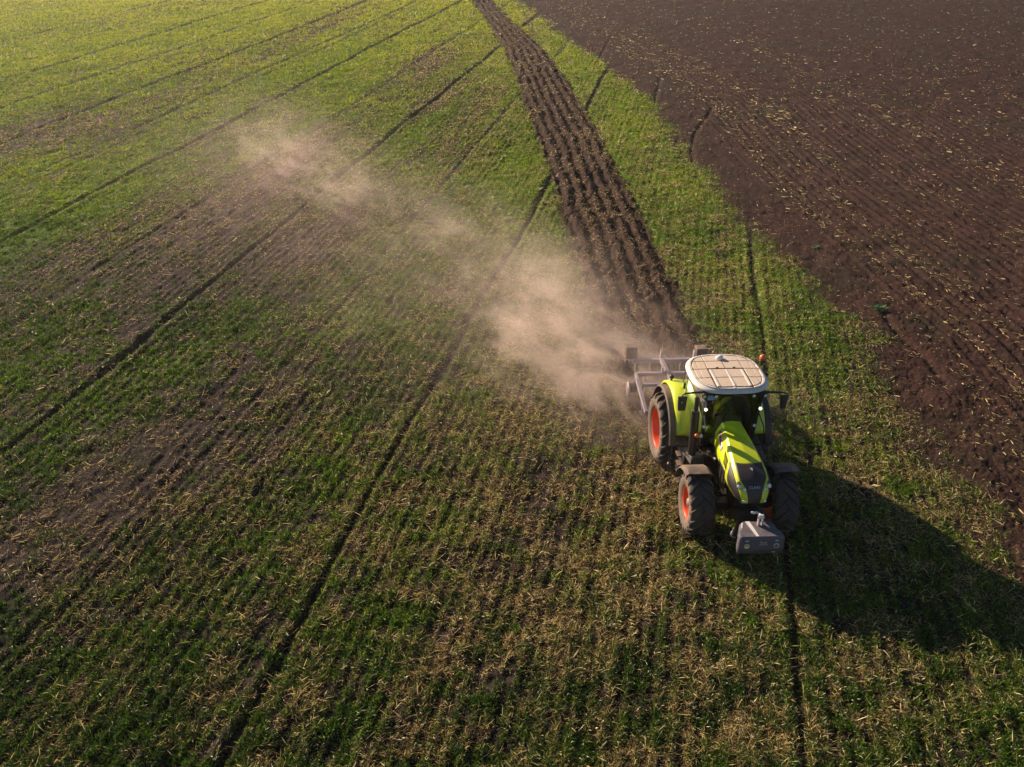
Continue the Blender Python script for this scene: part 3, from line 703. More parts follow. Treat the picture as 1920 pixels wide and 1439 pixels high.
    vs = [rim_pt(2 * PI * j / n, k, z) for k, z in rings for j in range(n)]
    fs = [(i * n + j, i * n + (j + 1) % n, (i + 1) * n + (j + 1) % n, (i + 1) * n + j) for i in range(len(rings) - 1) for j in range(n)]
    mb.add(vs, fs, 0, True); mb.add([rim_pt(2 * PI * j / n, .93, 2.935) for j in range(n)], [tuple(range(n))[::-1]], 1)
    R_ = mb.build('roof', [M['roofcream'], M['blackplastic']], T)
    # inner field as a height map with grooves
    mb = MB(); G_ = 150; xs = [-.99 + 1.98 * i / G_ for i in range(G_ + 1)]
    gx = [.24, .63, 1.05]      # transverse grooves
    gy = [-.66, -.44, 0.02, .44, .66]                                # lengthwise grooves
    V = []; 
    def zz(x, y):
        z = 3.056 + .018 * (1 - (y / hw) ** 2) * (1 - ((x - cx) / hl) ** 2); g = 0
        for a in gx[:]: g = max(g, max(0, 1 - abs(x - a) / .013))
        for b in (-.44, .44, 0.0): g = max(g, max(0, 1 - abs(y - b) / .012))
        g = max(g, max(0, 1 - abs(y - .66) / .009))
        g = max(g, max(0, 1 - abs(y + .66) / .009) * (1 if x < 1.05 else 0))
        # hatch frame (front centre)
        dx = max(.63 - x, x - 1.50); dy = abs(y) - .44; d = max(dx, dy)
        g = max(g, max(0, 1 - abs(d) / .026) * 1.6)
        r = (abs((x - cx) / hl) ** 3.1 + abs(y / hw) ** 3.1) ** (1 / 3.1)
        g = max(g, max(0, 1 - abs(r - .84) / .016) * 1.2)
        return z - .016 * g, g, r
    for ix in range(G_ + 1):
        for iy in range(G_ + 1):
            u_, v_ = -1 + 2 * ix / G_, -1 + 2 * iy / G_
            # square to superellipse
            m_ = max(abs(u_), abs(v_)); r = (abs(u_) ** 3.1 + abs(v_) ** 3.1) ** (1 / 3.1) if m_ > 0 else 1
            k = m_ / r if r > 0 else 1; x = cx + u_ * k * hl * .905; y = v_ * k * hw * .905
            if u_ < 0: y *= 1 - .05 * abs(u_ * k)
            z, g, rr = zz(x, y); V.append((x, y, z, g, rr))
    F_ = []; mi = []
    for i in range(G_):
        for j in range(G_):
            q = (i * (G_ + 1) + j, (i + 1) * (G_ + 1) + j, (i + 1) * (G_ + 1) + j + 1, i * (G_ + 1) + j + 1)
            g = sum(V[e][3] for e in q) / 4; rr = sum(V[e][4] for e in q) / 4
            F_.append(q); mi.append(2 if g > .45 else (1 if rr < .83 else 0))
    me_v = [v[:3] for v in V]
    for q, a in zip(F_, mi): pass
    mb.v = me_v; mb.f = F_; mb.m = mi; mb.sm = [False] * len(F_)
    mb.build('roof_panel', [M['roofcream'], M['rooftile'], M['groove']], R_)
    # two lengthwise raised cream ribs beside the hatch, and latches
    mb = MB()
    for sd in (-1, 1): mb.box(.67, 1.47, sd * .385 - .028, sd * .385 + .028, 3.06, 3.08)
    mb.box(.67, 1.47, -.022, .022, 3.06, 3.081)
    mb.build('hatch_rib', M['roofcream'], R_, .006)
    for yy in (-.2, .22):
        mb = MB(); mb.box(.57, .61, yy - .03, yy + .03, 3.06, 3.09); mb.build('latch', M['groove'], R_, .004)
    mb = MB(); mb.ball((cx - .60, -.02, 3.095), .085, 1, 1.15, .75, 20); mb.lathe([(-.03, .075), (.01, .08), (.012, .001)], (cx - .60, -.02, 3.07), (0, 0, 1), 20)
    mb.build('gps_dome', M['white'], R_)
    mb = MB(); mb.box(cx + .83, cx + .90, -.09, .09, 3.01, 3.035); mb.ball((cx + .80, 0, 3.05), .035, 1, 1.4, .5); mb.build('antenna', M['white'], R_, .004)
    # roof edge lights (front, under the brim)
    for yy in (-.74, -.46, .46, .74):
        lamp(T, 'work_light', (1.56, yy, 2.865), (.85, 0, -.1), .042, M['lens'], .05)
    # lit lamps on the A pillars
    for sd in (-1, 1):
        mb = MB(); mb.tube([(1.53, sd * .66, 2.5), (1.60, sd * .68, 2.48)], .02, 8); st = mb.build('lamp_bracket', F, T)
        lamp(T, 'work_light', (1.57, sd * .665, 2.49), (.8, 0, .35), .04, M['lamp'], .045)
    # mirrors
    for sd in (-1, 1):
        mb = MB(); zt = 2.93 if sd < 0 else 2.90
        mb.tube([(1.50, sd * .72, zt), (1.55, sd * 1.0, zt + .02), (1.60, sd * 1.22, zt + .03), (1.61, sd * 1.27, zt), (1.61, sd * 1.275, zt - .1)], [.032, .026, .018, .015, .014], 8)
        a_ = mb.build('mirror', F, T)
        mb = MB(); y0, y1 = (sd * 1.15, sd * 1.38) if sd < 0 else (1.10, 1.29)
        lo, hi = min(y0, y1), max(y0, y1)
        mb.hexa([(1.57, lo + .035, 2.50), (1.64, lo + .035, 2.50), (1.64, hi - .02, 2.50), (1.57, hi - .02, 2.50), (1.57, lo, 2.88), (1.64, lo, 2.88), (1.64, hi, 2.88), (1.57, hi, 2.88)])
        mb.build('mirror_housing', M['blackplastic'], a_, .02)
        mb = MB(); mb.box(1.564, 1.568, lo + .04, hi - .03, 2.55, 2.81); mb.build('mirror_glass', M['chrome'], a_)
        if sd < 0:
            mb = MB(); mb.ball((1.645, -1.28, 2.74), .016); mb.build('reflector', M['white'], a_)
    # beacon behind the left side of the roof
    mb = MB(); mb.tube([(-.02, .70, 2.72), (.12, .98, 2.78), (.16, 1.06, 2.9), (.17, 1.07, 3.02)], .022, 8); bc = mb.build('beacon', F, T)
    mb = MB(); mb.lathe([(0, .07), (.03, .072), (.032, .06)], (.17, 1.07, 3.0), (0, 0, 1), 20); mb.build('beacon_base', F, bc)
    mb = MB(); mb.lathe([(0, .06), (.03, .08), (.08, .086), (.13, .066), (.16, .03), (.165, .001)], (.17, 1.07, 3.03), (0, 0, 1), 20); mb.build('beacon_lens', M['orange'], bc)
    # indicators on stalks in front of the cab
    for sd in (-1, 1):
        yy = -.78 if sd < 0 else 1.08
        mb = MB(); mb.tube([(1.55, sd * .62, 1.45), (1.7, yy * .97, 1.5), (1.7, yy, 1.78)], .016, 8); st = mb.build('indicator', F, T)
        mb = MB(); mb.ball((1.71, yy - (.04 if sd < 0 else 0), 1.84), .062, 1, 1.1, .9); mb.build('indicator_lens', M['orange'], st)
        if sd < 0: mb = MB(); mb.ball((1.73, yy + .05, 1.84), .045); mb.build('side_light', emitless_white, st)
    # small round reflector / gauge on the A pillar foot
    lamp(T, 'work_light', (1.56, .60, 2.0), (.9, 0, .3), .04, M['white'], .03)
    lamp(T, 'work_light', (1.55, -.64, 1.98), (.9, 0, .3), .034, M['white'], .03)
    # hydraulic bits right of the hood
    mb = MB(); mb.tube([(1.5, -.66, 2.3), (1.62, -.66, 2.18), (1.60, -.62, 2.05), (1.64, -.6, 1.95)], .014, 6); mb.tube([(1.5, -.7, 2.72), (1.6, -.68, 2.66), (1.56, -.7, 2.5)], .03, 8); mb.build('hose', M['steel'], T)
    # green filter housing beside the hood
    mb = MB(); mb.lathe([(0, .10), (.12, .10), (.16, .07), (.17, .001)], (1.28, -.42, 1.74), (1, 0, .2), 20); mb.box(1.2, 1.32, -.52, -.32, 1.4, 1.7); mb.build('air_intake', M['lime'], T, .01)
    # ---------------- exhaust
    mb = MB(); mb.tube([(1.60, -.86, 1.22), (1.585, -.86, 1.35), (1.54, -.865, 1.9), (1.50, -.87, 2.42)], [.09, .102, .102, .098], 22)
    ex = mb.build('exhaust', M['exhaust'], T)
    mb = MB(); mb.tube([(1.50, -.87, 2.40), (1.495, -.87, 2.56), (1.47, -.865, 2.66), (1.42, -.86, 2.74)], .055, 16); mb.build('exhaust_tip', M['blackmetal'], ex)
    mb = MB(); mb.bar((1.60, -.86, 1.20), (1.65, -.40, 1.15), .16, .1); mb.hexa([(1.48, -1.0, 1.10), (1.9, -.95, 1.10), (1.9, -.6, 1.1), (1.48, -.6, 1.1), (1.5, -.98, 1.24), (1.78, -.9, 1.24), (1.78, -.6, 1.24), (1.5, -.6, 1.24)]); mb.build('exhaust_base', M['blackplastic'], ex, .02)
    # ---------------- rear mudguards
    for sd in (-1, 1):
        mb = MB()
        a0, a1 = math.radians(23), math.radians(150)
        y_in, y_out = sd * .66, sd * 1.13
        # green shell: flares outward toward the top, inner wall down to the cab floor
        n = 26; P = []
        for i in range(n + 1):
            a = a0 + (a1 - a0) * i / n; R = 1.20 - .03 * math.cos(a); ca, sa = math.cos(a), math.sin(a)
            ys_ = [y_in - sd * .02, y_in, y_in + sd * .03, (y_in + y_out) / 2, y_out - sd * .02, y_out]; rs_ = [R - .34, R - .06, R + .02, R + .03 , R + .0, R - .05]
            P.append([(ca * r, yy, .98 + sa * r) for yy, r in zip(ys_, rs_)])
        mb.grid(P); gf = mb.build('rear_fender', M['lime_fender'], T, solid=.02)
        mb = MB(); arc_shell(mb, 0, .98, 1.13, math.radians(8), math.radians(158), sd * 1.12, sd * 1.30, 30, .022, lip=.03); mb.build('fender_extension', M['tailfender'] if sd < 0 else M['blackplastic'], gf, .006)
        mb = MB(); mb.tube([(-.42, sd * 1.02, 2.08), (-.42, sd * 1.02, 2.2)], .03, 8); mb.ball((-.42, sd * 1.02, 2.25), .055, 1, 1.1, 1.1); mb.build('tail_light', F, gf)
        mb = MB(); mb.box(.05, .12, sd * .80 - .03, sd * .80 + .03, 2.2, 2.36); mb.build('door_catch', F, T, .008)
        # stepped black box in front of the right wheel, tank on the left
        mb = MB()
        if sd < 0:
            mb.hexa([(.80, -1.10, .50), (1.62, -1.06, .45), (1.62, -.42, .45), (.80, -.42, .50), (.72, -1.12, 1.16), (1.5, -1.0, 1.12), (1.5, -.42, 1.12), (.72, -.42, 1.16)])
            bx = mb.build('battery_box', M['blackplastic'], T, .02)
            mb = MB()
            for i in range(9): mb.box(.74 + i * .045, .76 + i * .045, -1.10, -.80, 1.17, 1.19)
            mb.box(.70, 1.15, -1.12, -.78, 1.145, 1.171); mb.build('tread_plate', M['greyfender'], bx)
            for k, (x, z) in enumerate(((1.18, 1.0), (1.30, .80), (1.40, .60), (1.48, .40))):
                mb = MB(); mb.box(x - .04, x + .20, -1.14, -.96, z - .02, z + .02); mb.build('step', M['greyfender'], bx, .008)
            mb = MB(); mb.tube([(.70, -1.22, 1.2), (.86, -1.25, .8), (1.0, -1.24, .42), (1.1, -1.22, .32), (1.16, -1.2, .42), (1.02, -1.2, 1.05)], .013, 6)
            mb.tube([(.74, -1.22, 1.1), (1.08, -1.22, .7)], .01, 6); mb.tube([(.86, -1.24, .8), (1.12, -1.21, .55)], .01, 6); mb.tube([(.70, -1.22, 1.2), (.75, -1.1, 1.18)], .012, 6); mb.build('step_rail', M['blackmetal'], bx)
            mb = MB(); mb.ball((1.03, -1.25, .55), .03, 1, .5, 1.2); mb.build('reflector', M['white'], bx)
        else:
            mb.hexa([(.80, .42, .48), (1.85, .42, .48), (1.85, .92, .48), (.80, 1.0, .48), (.70, .42, 1.22), (1.9, .42, 1.18), (1.9, .95, 1.18), (.7, 1.05, 1.22)])
            bx = mb.build('fuel_tank', M['greyfender'], T, .06)
            for x, z in ((.95, .95), (.99, .68), (1.03, .42)):
                mb = MB(); mb.box(x, x + .35, 1.02, 1.2, z - .02, z + .02); mb.build('step', M['blackmetal'], bx, .008)
            mb = MB(); mb.tube([(1.46, .70, 2.3), (1.62, .82, 2.0), (1.60, .9, 1.6), (1.5, .92, 1.3)], .016, 8); mb.build('grab_rail', M['blackmetal'], T)
    # door handles / pale item seen behind the left door
    # ---------------- front mudguards
    for sd in (-1, 1):
        mb = MB(); arc_shell(mb, 2.90, .78, .86, math.radians(84), math.radians(172), sd * .74, sd * 1.36, 24, .022, lip=.05)
        ff = mb.build('front_fender', M['greyfender'], T, .008)
        mb = MB(); mb.tube([(2.80, sd * .50, 1.0), (2.76, sd * .62, 1.4), (2.78, sd * .9, 1.6)], .025, 8); mb.build('fender_bracket', M['blackmetal'], ff)
    # ---------------- front linkage
    mb = MB()
    for sd in (-1, 1):
        mb.bar((3.65, sd * .22, .95), (4.10, sd * .38, .70), .06, .1); mb.bar((4.10, sd * .38, .70), (4.22, sd * .42, .72), .07, .1)
        mb.tube([(3.7, sd * .2, .75), (4.05, sd * .34, .66)], .035, 10)
    mb.box(3.62, 3.80, -.30, .30, .78, 1.08); mb.box(3.70, 3.86, -.18, .18, 1.0, 1.12)
    mb.tube([(3.80, .12, 1.30), (3.95, .18, 1.18), (3.9, .2, 1.0)], .014, 8); mb.tube([(3.80, .2, 1.30), (3.97, .25, 1.15), (3.9, .25, 1.0)], .014, 8)
    fl = mb.build('front_linkage', M['blackmetal'], T, .01)
    mb = MB(); mb.tube([(3.84, .04, 1.13), (4.02, .045, 1.30), (4.2, .055, 1.36)], [.03, .026, .03], 12); mb.lathe([(-.05, .05), (.05, .05)], (4.24, .055, 1.35), (0, 1, 0), 16)
    mb.tube([(4.03, -.10, 1.31), (4.05, .02, 1.33)], .022, 8)
    mb.build('top_link', M['white'], fl)
    mb = MB(); mb.ball((4.22, -.53, .88), .045, .8, .7, 1.5); mb.tube([(4.2, -.42, .74), (4.22, -.53, .8), (4.2, -.5, 1.02)], .018, 8); mb.build('pin', M['steel'], fl)
    return T

emitless_white = M['lens']
def build_weight():
    W_ = empty('front_weight', (TX + math.cos(YAW) * 4.5, TY + math.sin(YAW) * 4.5, 0), YAW)
    tag(W_, 'dark grey ballast block with a white stripe hung on the tractor nose', 'ballast weight')
    # local x: 0 = 4.5 ahead of the rear axle
    mb = MB()
    prof = [(-.36, 1.0), (-.10, 1.0)]       # outline from above (half), y half widths
    top = [(-.36, .30), (-.28, .40), (-.10, .42), (-.02, .49), (.12, .51), (.16, .49)]
    z0, z1 = .62, 1.12
    n = len(top)
    def ring(k, z, sh): return [(x * 1.0 + sh, y * k, z) for x, y in top] + [(x + sh, -y * k, z) for x, y in reversed(top)]
    rings = [ring(.90, z0, -.06), ring(.97, z0 + .04, -.015), ring(1.02, z0 + .18, .03), ring(1.0, z1 - .07, .01), ring(.97, z1 - .015, -.01), ring(.93, z1, -.03)]
    vs = [p for r in rings for p in r]; m_ = 2 * n
    fs = [(i * m_ + j, (i + 1) * m_ + j, (i + 1) * m_ + (j + 1) % m_, i * m_ + (j + 1) % m_) for i in range(len(rings) - 1) for j in range(m_)]
    fs += [tuple(range(m_)), tuple((len(rings) - 1) * m_ + j for j in range(m_))[::-1]]
    mb.add(vs, fs); body = mb.build('block', M['weight'], W_, .012)
    mb = MB(); mb.hexa([(-.385, -.235, z1 - .002), (.125, -.125, z1 - .002), (.125, -.065, z1 - .002), (-.385, -.135, z1 - .002), (-.385, -.235, z1 + .006), (.125, -.125, z1 + .006), (.125, -.065, z1 + .006), (-.385, -.135, z1 + .006)])
    mb.build('stripe', M['stripe'], W_)
    mb = MB(); mb.bar((-.34, -.315, z1 - .0), (-.16, -.375, z1 - .0), .03, .01); mb.bar((-.06, -.40, z1 - .01), (.09, -.475, z1 - .02), .035, .02); mb.build('stripe', M['stripe'], W_)
    fx = .18
    for sd in (-1, 1):
        mb = MB(); y = sd * .33
        mb.lathe([(0, .062), (.018, .062), (.022, .055), (.02, .045)], (fx, y, .90), (1, 0, .0), 24, 0); lo = mb.build('marker_light', M['letter'], W_)
        mb = MB(); mb.lathe([(.018, .046), (.016, .022)], (fx, y, .90), (1, 0, 0), 20); mb.lathe([(.026, .02), (.03, .001)], (fx, y, .90), (1, 0, 0), 12); mb.build('lens', M['chrome'], lo)
        mb = MB(); mb.box(fx - .03, fx + .008, y - .04, y + .03, 1.025, 1.045); mb.build('reflector', M['letter'], W_)
    mb = MB(); mb.box(fx - .08, fx + .0, .26, .34, .70, .718); mb.build('reflector', M['letter'], W_)
    mw = rot_to((fx + .0105, .03, 1.0), (1, 0, .05), (0, 1, 0)); 
    text('lettering', 'Sauer', .075, M['letter'], W_, mw); text('lettering', '1200 KG', .05, M['letter'], W_, rot_to((fx + .0145, .03, .94), (1, 0, .05), (0, 1, 0)))
    mb = MB()
    for yy in (.015, .105): mb.box(-.30, -.22, yy - .015, yy + .015, z1 - .02, z1 + .26)
    mb.lathe([(-.08, .022), (.08, .022)], (-.26, .06, z1 + .22), (0, 1, 0), 12)
    mb.build('hitch_plate', M['steel'], W_, .006)
    return W_

def build_cultivator():
    K = empty('cultivator', (TX - math.cos(YAW) * 3.2, TY - math.sin(YAW) * 3.2, 0), YAW)
    tag(K, 'mauve grey steel cultivator with beams and tines half hidden in the dust', 'cultivator')
    def X(x): return x + 3.2            # tractor x -> cultivator x
    z = .92
    def beam(a, b, w=.11, h=.11):
        mb = MB(); mb.bar(a, b, w, h); return mb.build('beam', M['mauve'], K, .008)
    beam((X(-3.72), -1.36, z), (X(-3.72), 1.36, z)); beam((X(-2.92), -1.38, z), (X(-2.92), 1.38, z)); beam((X(-2.30), -1.30, z), (X(-2.30), 1.30, z), .09, .09)
    beam((X(-1.80), -.9, z - .05), (X(-1.80), .9, z - .05), .1, .12)
    for sd in (-1, 1):
        beam((X(-2.92), sd * 1.38, z), (X(-2.30), sd * 1.42, z - .02), .08, .12)
        beam((X(-2.48), sd * 1.44, z + .06), (X(-1.10), sd * 1.42, z - .18), .09, .10)
        beam((X(-3.72), sd * .5, z + .06), (X(-2.3), sd * .45, z + .04), .10, .12)
        beam((X(-2.3), sd * .45, z), (X(-1.2), sd * .35, z - .15), .08, .12)
        for x_, y_, h_ in ((-3.75, .5, .30), (-2.95, .62, .22)):
            mb = MB(); mb.bar((X(x_), sd * y_, z + .02), (X(x_), sd * y_, z + h_), .04, .15); mb.build('bracket', M['mauve'], K, .006)
    mb = MB(); mb.bar((X(-2.0), -.3, z), (X(-1.7), -.12, z + .62), .07, .09); mb.bar((X(-2.0), .3, z), (X(-1.7), .12, z + .62), .07, .09); mb.bar((X(-1.7), -.14, z + .6), (X(-1.7), .14, z + .6), .08, .08)
    mb.tube([(X(-1.7), 0, z + .6), (X(-.7), 0, 1.15)], .04, 10); mb.build('headstock', M['mauve'], K, .006)
    # curved tines with points
    k = 0
    for xr, off in ((-3.72, 0.0), (-2.92, .21), (-2.30, -.1)):
        for j in range(6):
            y = -1.2 + .46 * j + off * .6
            mb = MB(); pts = [(X(xr), y, z - .02), (X(xr) - .16, y, z - .10), (X(xr) - .24, y, z - .36), (X(xr) - .14, y, z - .66), (X(xr) + .06, y, .10), (X(xr) + .16, y, -.04)]
            for a, b in zip(pts[:-1], pts[1:]): mb.bar(a, b, .035, .07)
            t = mb.build('tine', M['steel'], K, .004)
            mb = MB(); mb.hexa([(X(xr) + .02, y - .09, .06), (X(xr) + .2, y - .01, -.06), (X(xr) + .2, y + .01, -.06), (X(xr) + .02, y + .09, .06), (X(xr) + .0, y - .09, .08), (X(xr) + .2, y - .01, -.04), (X(xr) + .2, y + .01, -.04), (X(xr) + .0, y + .09, .08)])
            mb.build('share', M['steel'], t)
    # packer roller and its side plates
    mb = MB(); mb.lathe([(-1.5, .05), (-1.5, .24), (1.5, .24), (1.5, .05)], (X(-4.45), 0, .28), (0, 1, 0), 20, smooth=False)
    for j in range(22): mb.lathe([(-.015, .24), (-.012, .31), (.012, .31), (.015, .24)], (X(-4.45), -1.42 + j * .135, .28), (0, 1, 0), 20)
    mb.build('roller', M['blackmetal'], K)
    for sd in (-1, 1):
        mb = MB(); mb.bar((X(-3.8), sd * 1.0, z), (X(-4.45), sd * 1.2, .45), .07, .1); mb.build('roller_arm', M['mauve'], K, .006)
        # deflector box standing on the rear corner
        bc_, bh = (-1.36, .34) if sd < 0 else (.78, .26)
        mb = MB(); mb.hexa([(X(-4.15), bc_ - .17, z), (X(-3.80), bc_ - .17, z), (X(-3.80), bc_ + .17, z), (X(-4.15), bc_ + .17, z), (X(-4.2), bc_ - .17, z + bh), (X(-3.86), bc_ - .17, z + bh + .03), (X(-3.86), bc_ + .17, z + bh + .03), (X(-4.2), bc_ + .17, z + bh)])
        mb.build('side_box', M['sidebox'], K, .03)
        # edge disc with its drum
        w = MB(); w.lathe([(-.03, .001), (-.012, .24), (.012, .24), (.03, .18), (.05, .001)], (X(-2.55), sd * 1.66, .62), (0, 1, 0), 28); d = w.build('edge_disc', M['steel'], K)
        w = MB(); w.lathe([(-.10, .001), (-.10, .15), (.10, .15), (.10, .001)], (X(-2.6), sd * 1.52, .66), (0, 1, 0), 20); w.bar((X(-2.6), sd * 1.5, .66), (X(-2.6), sd * 1.42, z), .06, .08); w.build('disc_hub', M['blackmetal'], d)
    return K

# ------------------------------------------------------------------ small things
def weed(x, y, s, label):
    mb = MB(); z = float(height(np.array([x]), np.array([y]))[0]) - .02
    rnd = random.Random(int(x * 100))
    for i in range(int(46)):
        a = rnd.random() * 2 * PI; ln = s * (.5 + .6 * rnd.random()); el = .25 + 1.0 * rnd.random(); w = ln * .13
        bx, by = rnd.gauss(0, .10 * s / .35), rnd.gauss(0, .07 * s / .35)
        d = Vector((math.cos(a) * math.cos(el), math.sin(a) * math.cos(el), math.sin(el))); sd_ = Vector((-math.sin(a), math.cos(a), 0))
        b = Vector((bx, by, 0)); m1 = b + d * ln * .55; tp = b + d * ln * .95 + Vector((0, 0, -ln * .22))
        mb.add([b - sd_ * w * .15, b + sd_ * w * .15, m1 + sd_ * w, m1 - sd_ * w, tp], [(0, 1, 2, 3), (3, 2, 4)], 0)
    o = mb.build('weed_plant', M['weed'], None); o.location = (x, y, z); tag(o, label, 'plant', 'leafy weeds on the bare soil'); return o
def flag(x, y, label):
    z = float(height(np.array([x]), np.array([y]))[0])
    r = empty('marker_flag', (x, y, z)); tag(r, label, 'marker flag', 'orange field markers at the soil edge')
    mb = MB(); mb.tube([(0, 0, -.05), (0, 0, .62)], .012, 6); mb.build('stake', M['white'], r)
    mb = MB(); mb.add([(.0, 0, .36), (.20, .03, .37), (.22, .0, .6), (0, 0, .62)], [(0, 1, 2, 3)]); mb.build('flag', M['orange'], r, solid=.004)

# ------------------------------------------------------------------ dust cloud behind the cultivator
def build_dust():
    # local X runs down-wind from the cultivator, local Y across (left is +), Z up
    x0, y0 = 5.9, 22.6; ang = math.atan2(25.5, -19.5)
    Lx, Wy, Hz = 44., 9., 5.2
    mb = MB(); st = []
    sect = [(-3.6, 3.6, 2.6, 1), (0, 6.5, 3.2, 2.2), (5, 9.5, 3.6, 3.2), (12, 11., 3.8, 3.2), (22, 11.0, 4.0, 2.5), (34, 10.6, 4.4, 1.5), (41, 7.0, 3.6, 0)]
    n = 12; P = []
    for X_, w, h, off in sect:
        P.append([(X_, off + w * math.cos(2 * PI * j / n), -.35 + (h + .35) * (.5 + .5 * math.sin(2 * PI * j / n))) for j in range(n)])
    v = [p for r in P for p in r]
    fs = [(i * n + j, i * n + (j + 1) % n, (i + 1) * n + (j + 1) % n, (i + 1) * n + j) for i in range(len(P) - 1) for j in range(n)]
    fs += [tuple(range(n))[::-1], tuple((len(P) - 1) * n + j for j in range(n))]
    mb.add(v, fs)
    m, nt, out = newmat('field_dust')
    tc = N(nt, 'ShaderNodeTexCoord'); sp = N(nt, 'ShaderNodeSeparateXYZ'); L(nt, tc.outputs['Object'], sp.inputs[0])
    X_, Y_, Z_ = sp.outputs
    def gauss(v, c, w, amp):      # amp * exp(-((v-c)/w)^2)
        d = mth(nt, 'DIVIDE', mth(nt, 'SUBTRACT', v, c), w); e = mth(nt, 'MULTIPLY', mth(nt, 'MULTIPLY', d, d), -1.)
        return mth(nt, 'MULTIPLY', mth(nt, 'EXPONENT', e), amp)
    prof = DUSTP['base']
    for c, w, a in DUSTP['lumps']:
        g = gauss(X_, c, w, a); prof = g if prof is None else mth(nt, 'ADD', prof, g)
    centre = mth(nt, 'ADD', gauss(X_, 3.5, 5.5, DUSTP['bow']), gauss(X_, 15., 4., -.9))
    wid = mth(nt, 'MULTIPLY_ADD', X_, .008, 1.65)
    dy = mth(nt, 'DIVIDE', mth(nt, 'SUBTRACT', Y_, centre), wid); gy = mth(nt, 'EXPONENT', mth(nt, 'MULTIPLY', mth(nt, 'MULTIPLY', dy, dy), -1.))
    hs = mth(nt, 'MINIMUM', mth(nt, 'MAXIMUM', mth(nt, 'MULTIPLY_ADD', X_, .13, .40), .34), 1.25); gz = mth(nt, 'EXPONENT', mth(nt, 'MULTIPLY', mth(nt, 'DIVIDE', mth(nt, 'MAXIMUM', Z_, 0.), hs), -1.15))
    ends = N(nt, 'ShaderNodeMapRange', interpolation_type='SMOOTHSTEP'); L(nt, X_, ends.inputs[0]); ends.inputs[1].default_value = -3.6; ends.inputs[2].default_value = -1.4
    endf = N(nt, 'ShaderNodeMapRange', interpolation_type='SMOOTHSTEP'); L(nt, X_, endf.inputs[0]); endf.inputs[1].default_value = 40.; endf.inputs[2].default_value = 33.
    mp = N(nt, 'ShaderNodeMapping'); mp.inputs['Scale'].default_value = (.42, .85, .95); L(nt, tc.outputs['Object'], mp.inputs[0])
    n1 = N(nt, 'ShaderNodeTexNoise', Scale=1.3, Detail=7., Roughness=.66, Distortion=.7); L(nt, mp.outputs[0], n1.inputs[0])
    nn = N(nt, 'ShaderNodeMapRange', interpolation_type='SMOOTHSTEP'); L(nt, n1.outputs[0], nn.inputs[0]); nn.inputs[1].default_value = .44; nn.inputs[2].default_value = .62
    nn.inputs[3].default_value = .05; nn.inputs[4].default_value = 1.
    veil = mth(nt, 'MULTIPLY', gauss(Y_, 3.0, 4.2, DUSTP['veil']), mth(nt, 'ADD', gauss(X_, 9., 8., 1.), gauss(X_, 26., 8., .6)))
    vz = mth(nt, 'MULTIPLY', veil, mth(nt, 'EXPONENT', mth(nt, 'MULTIPLY', mth(nt, 'MAXIMUM', Z_, 0.), -.9)))
    vz = mth(nt, 'MULTIPLY', vz, mth(nt, 'MULTIPLY_ADD', nn.outputs[0], .8, .3))
    d = mth(nt, 'MULTIPLY', prof, gy); d = mth(nt, 'MULTIPLY', d, gz); d = mth(nt, 'MULTIPLY', d, nn.outputs[0]); d = mth(nt, 'MULTIPLY', d, ends.outputs[0]); d = mth(nt, 'MULTIPLY', d, endf.outputs[0])
    d = mth(nt, 'MULTIPLY', d, DUSTP['dens']); d = mth(nt, 'ADD', d, vz)
    vol = N(nt, 'ShaderNodeVolumePrincipled', Anisotropy=.35); vol.inputs['Color'].default_value = (.995, .82, .71, 1); L(nt, d, vol.inputs['Density'])
    L(nt, vol.outputs[0], out.inputs['Volume'])
    o = mb.build('dust_cloud', m, None); o.location = (x0, y0, 0); o.rotation_euler = (0, 0, ang)
    tag(o, 'pale brown dust cloud drifting away behind the cultivator across the grass', 'dust', kind='stuff')
    return o
DUSTP = dict(base=None, lumps=[(-.8, 1.6, 1.7), (1.8, 1.9, 2.3), (4.9, 2.4, 1.45), (8.5, 2.6, .34), (15., 3.0, .17), (22.5, 3.2, .19), (29, 3.4, .19), (33, 8., .05)], bow=1.8, veil=.085, dens=1.55)

def build_haze():
    mb = MB(); mb.box(-95, 125, -8, 175, -1.3, 15.5)
    m, nt, out = newmat('thin_haze')
    v = N(nt, 'ShaderNodeVolumePrincipled', Anisotropy=.72, Density=.00055); v.inputs['Color'].default_value = (.97, .88, .80, 1)
    L(nt, v.outputs[0], out.inputs['Volume']); o = mb.build('haze', m, None); tag(o, 'thin pale haze hanging over the whole field', 'haze', kind='stuff'); return o

# ------------------------------------------------------------------ build everything
M['weed'] = leaf_mat('weed_leaf', [(0, (.10, .20, .07)), (1, (.10, .20, .07))], .3)
build_ground()
build_plants()
build_tractor(); build_weight(); build_cultivator()
weed(13.1, 29.3, .36, 'larger leafy green weed on the bare soil right of the tractor')
weed(12.5, 35.2, .24, 'small green weed on the bare soil farther up beside the grass edge')
flag(6.0, 77.8, 'small orange marker flag in the grass, the nearer one to the tractor')
flag(1.1, 99.9, 'small orange marker flag near the top edge, the farther one')
build_dust()
build_haze()

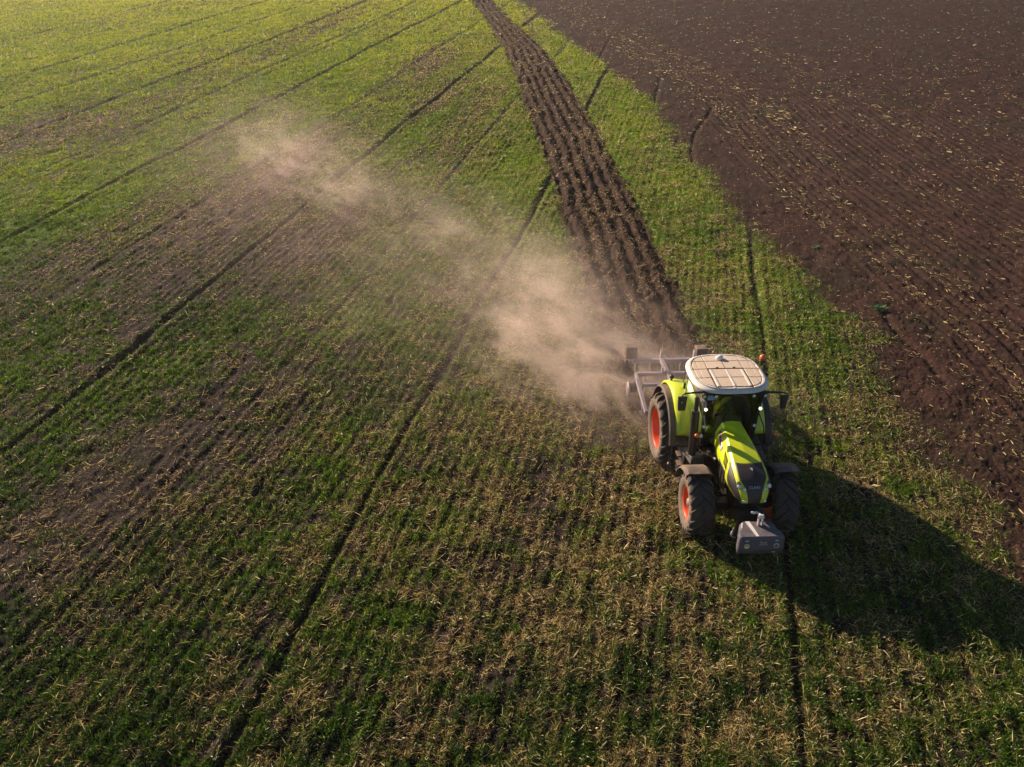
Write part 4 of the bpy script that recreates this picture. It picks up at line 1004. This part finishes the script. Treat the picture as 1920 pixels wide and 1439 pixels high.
# ------------------------------------------------------------------ light, sky, camera
SUN = Vector((-.7377, .6751, .370)).normalized()
el = math.asin(SUN.z); az = math.atan2(SUN.x, SUN.y)      # clockwise from +Y
ld = bpy.data.lights.new('sun', 'SUN'); ld.energy = 5.0; ld.angle = math.radians(.5); ld.color = (1, .79, .60)
lo = bpy.data.objects.new('sun', ld); C.objects.link(lo); lo.rotation_euler = (-SUN).to_track_quat('-Z', 'Y').to_euler(); lo.location = (-30, 30, 25)
w = bpy.data.worlds.new('World'); sc.world = w; w.use_nodes = True
nt = w.node_tree; nt.nodes.clear()
sk = nt.nodes.new('ShaderNodeTexSky'); sk.sky_type = 'NISHITA'; sk.sun_disc = False; sk.sun_elevation = el; sk.sun_rotation = az; sk.air_density = .8; sk.dust_density = .1; sk.ozone_density = 1.5
bg = nt.nodes.new('ShaderNodeBackground'); bg.inputs[1].default_value = .05
wo = nt.nodes.new('ShaderNodeOutputWorld'); nt.links.new(sk.outputs[0], bg.inputs[0]); nt.links.new(bg.outputs[0], wo.inputs[0])

cam = bpy.data.cameras.new('camera'); co = bpy.data.objects.new('camera', cam); C.objects.link(co); sc.camera = co
H_, pitch, roll, f = 13.754, .5277, .0175, 1681.4
cam.sensor_width = 36; cam.sensor_fit = 'HORIZONTAL'; cam.lens = f / 1920 * 36; cam.clip_end = 6000; cam.clip_start = .1
fwd = Vector((0, math.cos(pitch), -math.sin(pitch))); up = Vector((0, math.sin(pitch), math.cos(pitch))); rt = Vector((1, 0, 0))
r2 = rt * math.cos(roll) + up * math.sin(roll); u2 = up * math.cos(roll) - rt * math.sin(roll)
mt = Matrix((r2, u2, -fwd)).transposed().to_4x4(); mt.translation = (0, 0, H_); co.matrix_world = mt

vs_ = sc.view_settings; vs_.view_transform = 'Standard'; vs_.look = 'None'; vs_.gamma = 1; vs_.exposure = .80
cy = sc.cycles; cy.use_denoising = True
try: cy.denoiser = 'OPENIMAGEDENOISE'; cy.denoising_input_passes = 'RGB_ALBEDO_NORMAL'
except Exception: pass
cy.max_bounces = 6; cy.diffuse_bounces = 1; cy.glossy_bounces = 3; cy.transmission_bounces = 4; cy.transparent_max_bounces = 12; cy.volume_bounces = 1
cy.volume_step_rate = 1.0; cy.volume_max_steps = 90; cy.use_adaptive_sampling = True; cy.adaptive_threshold = .03; cy.sample_clamp_indirect = 6
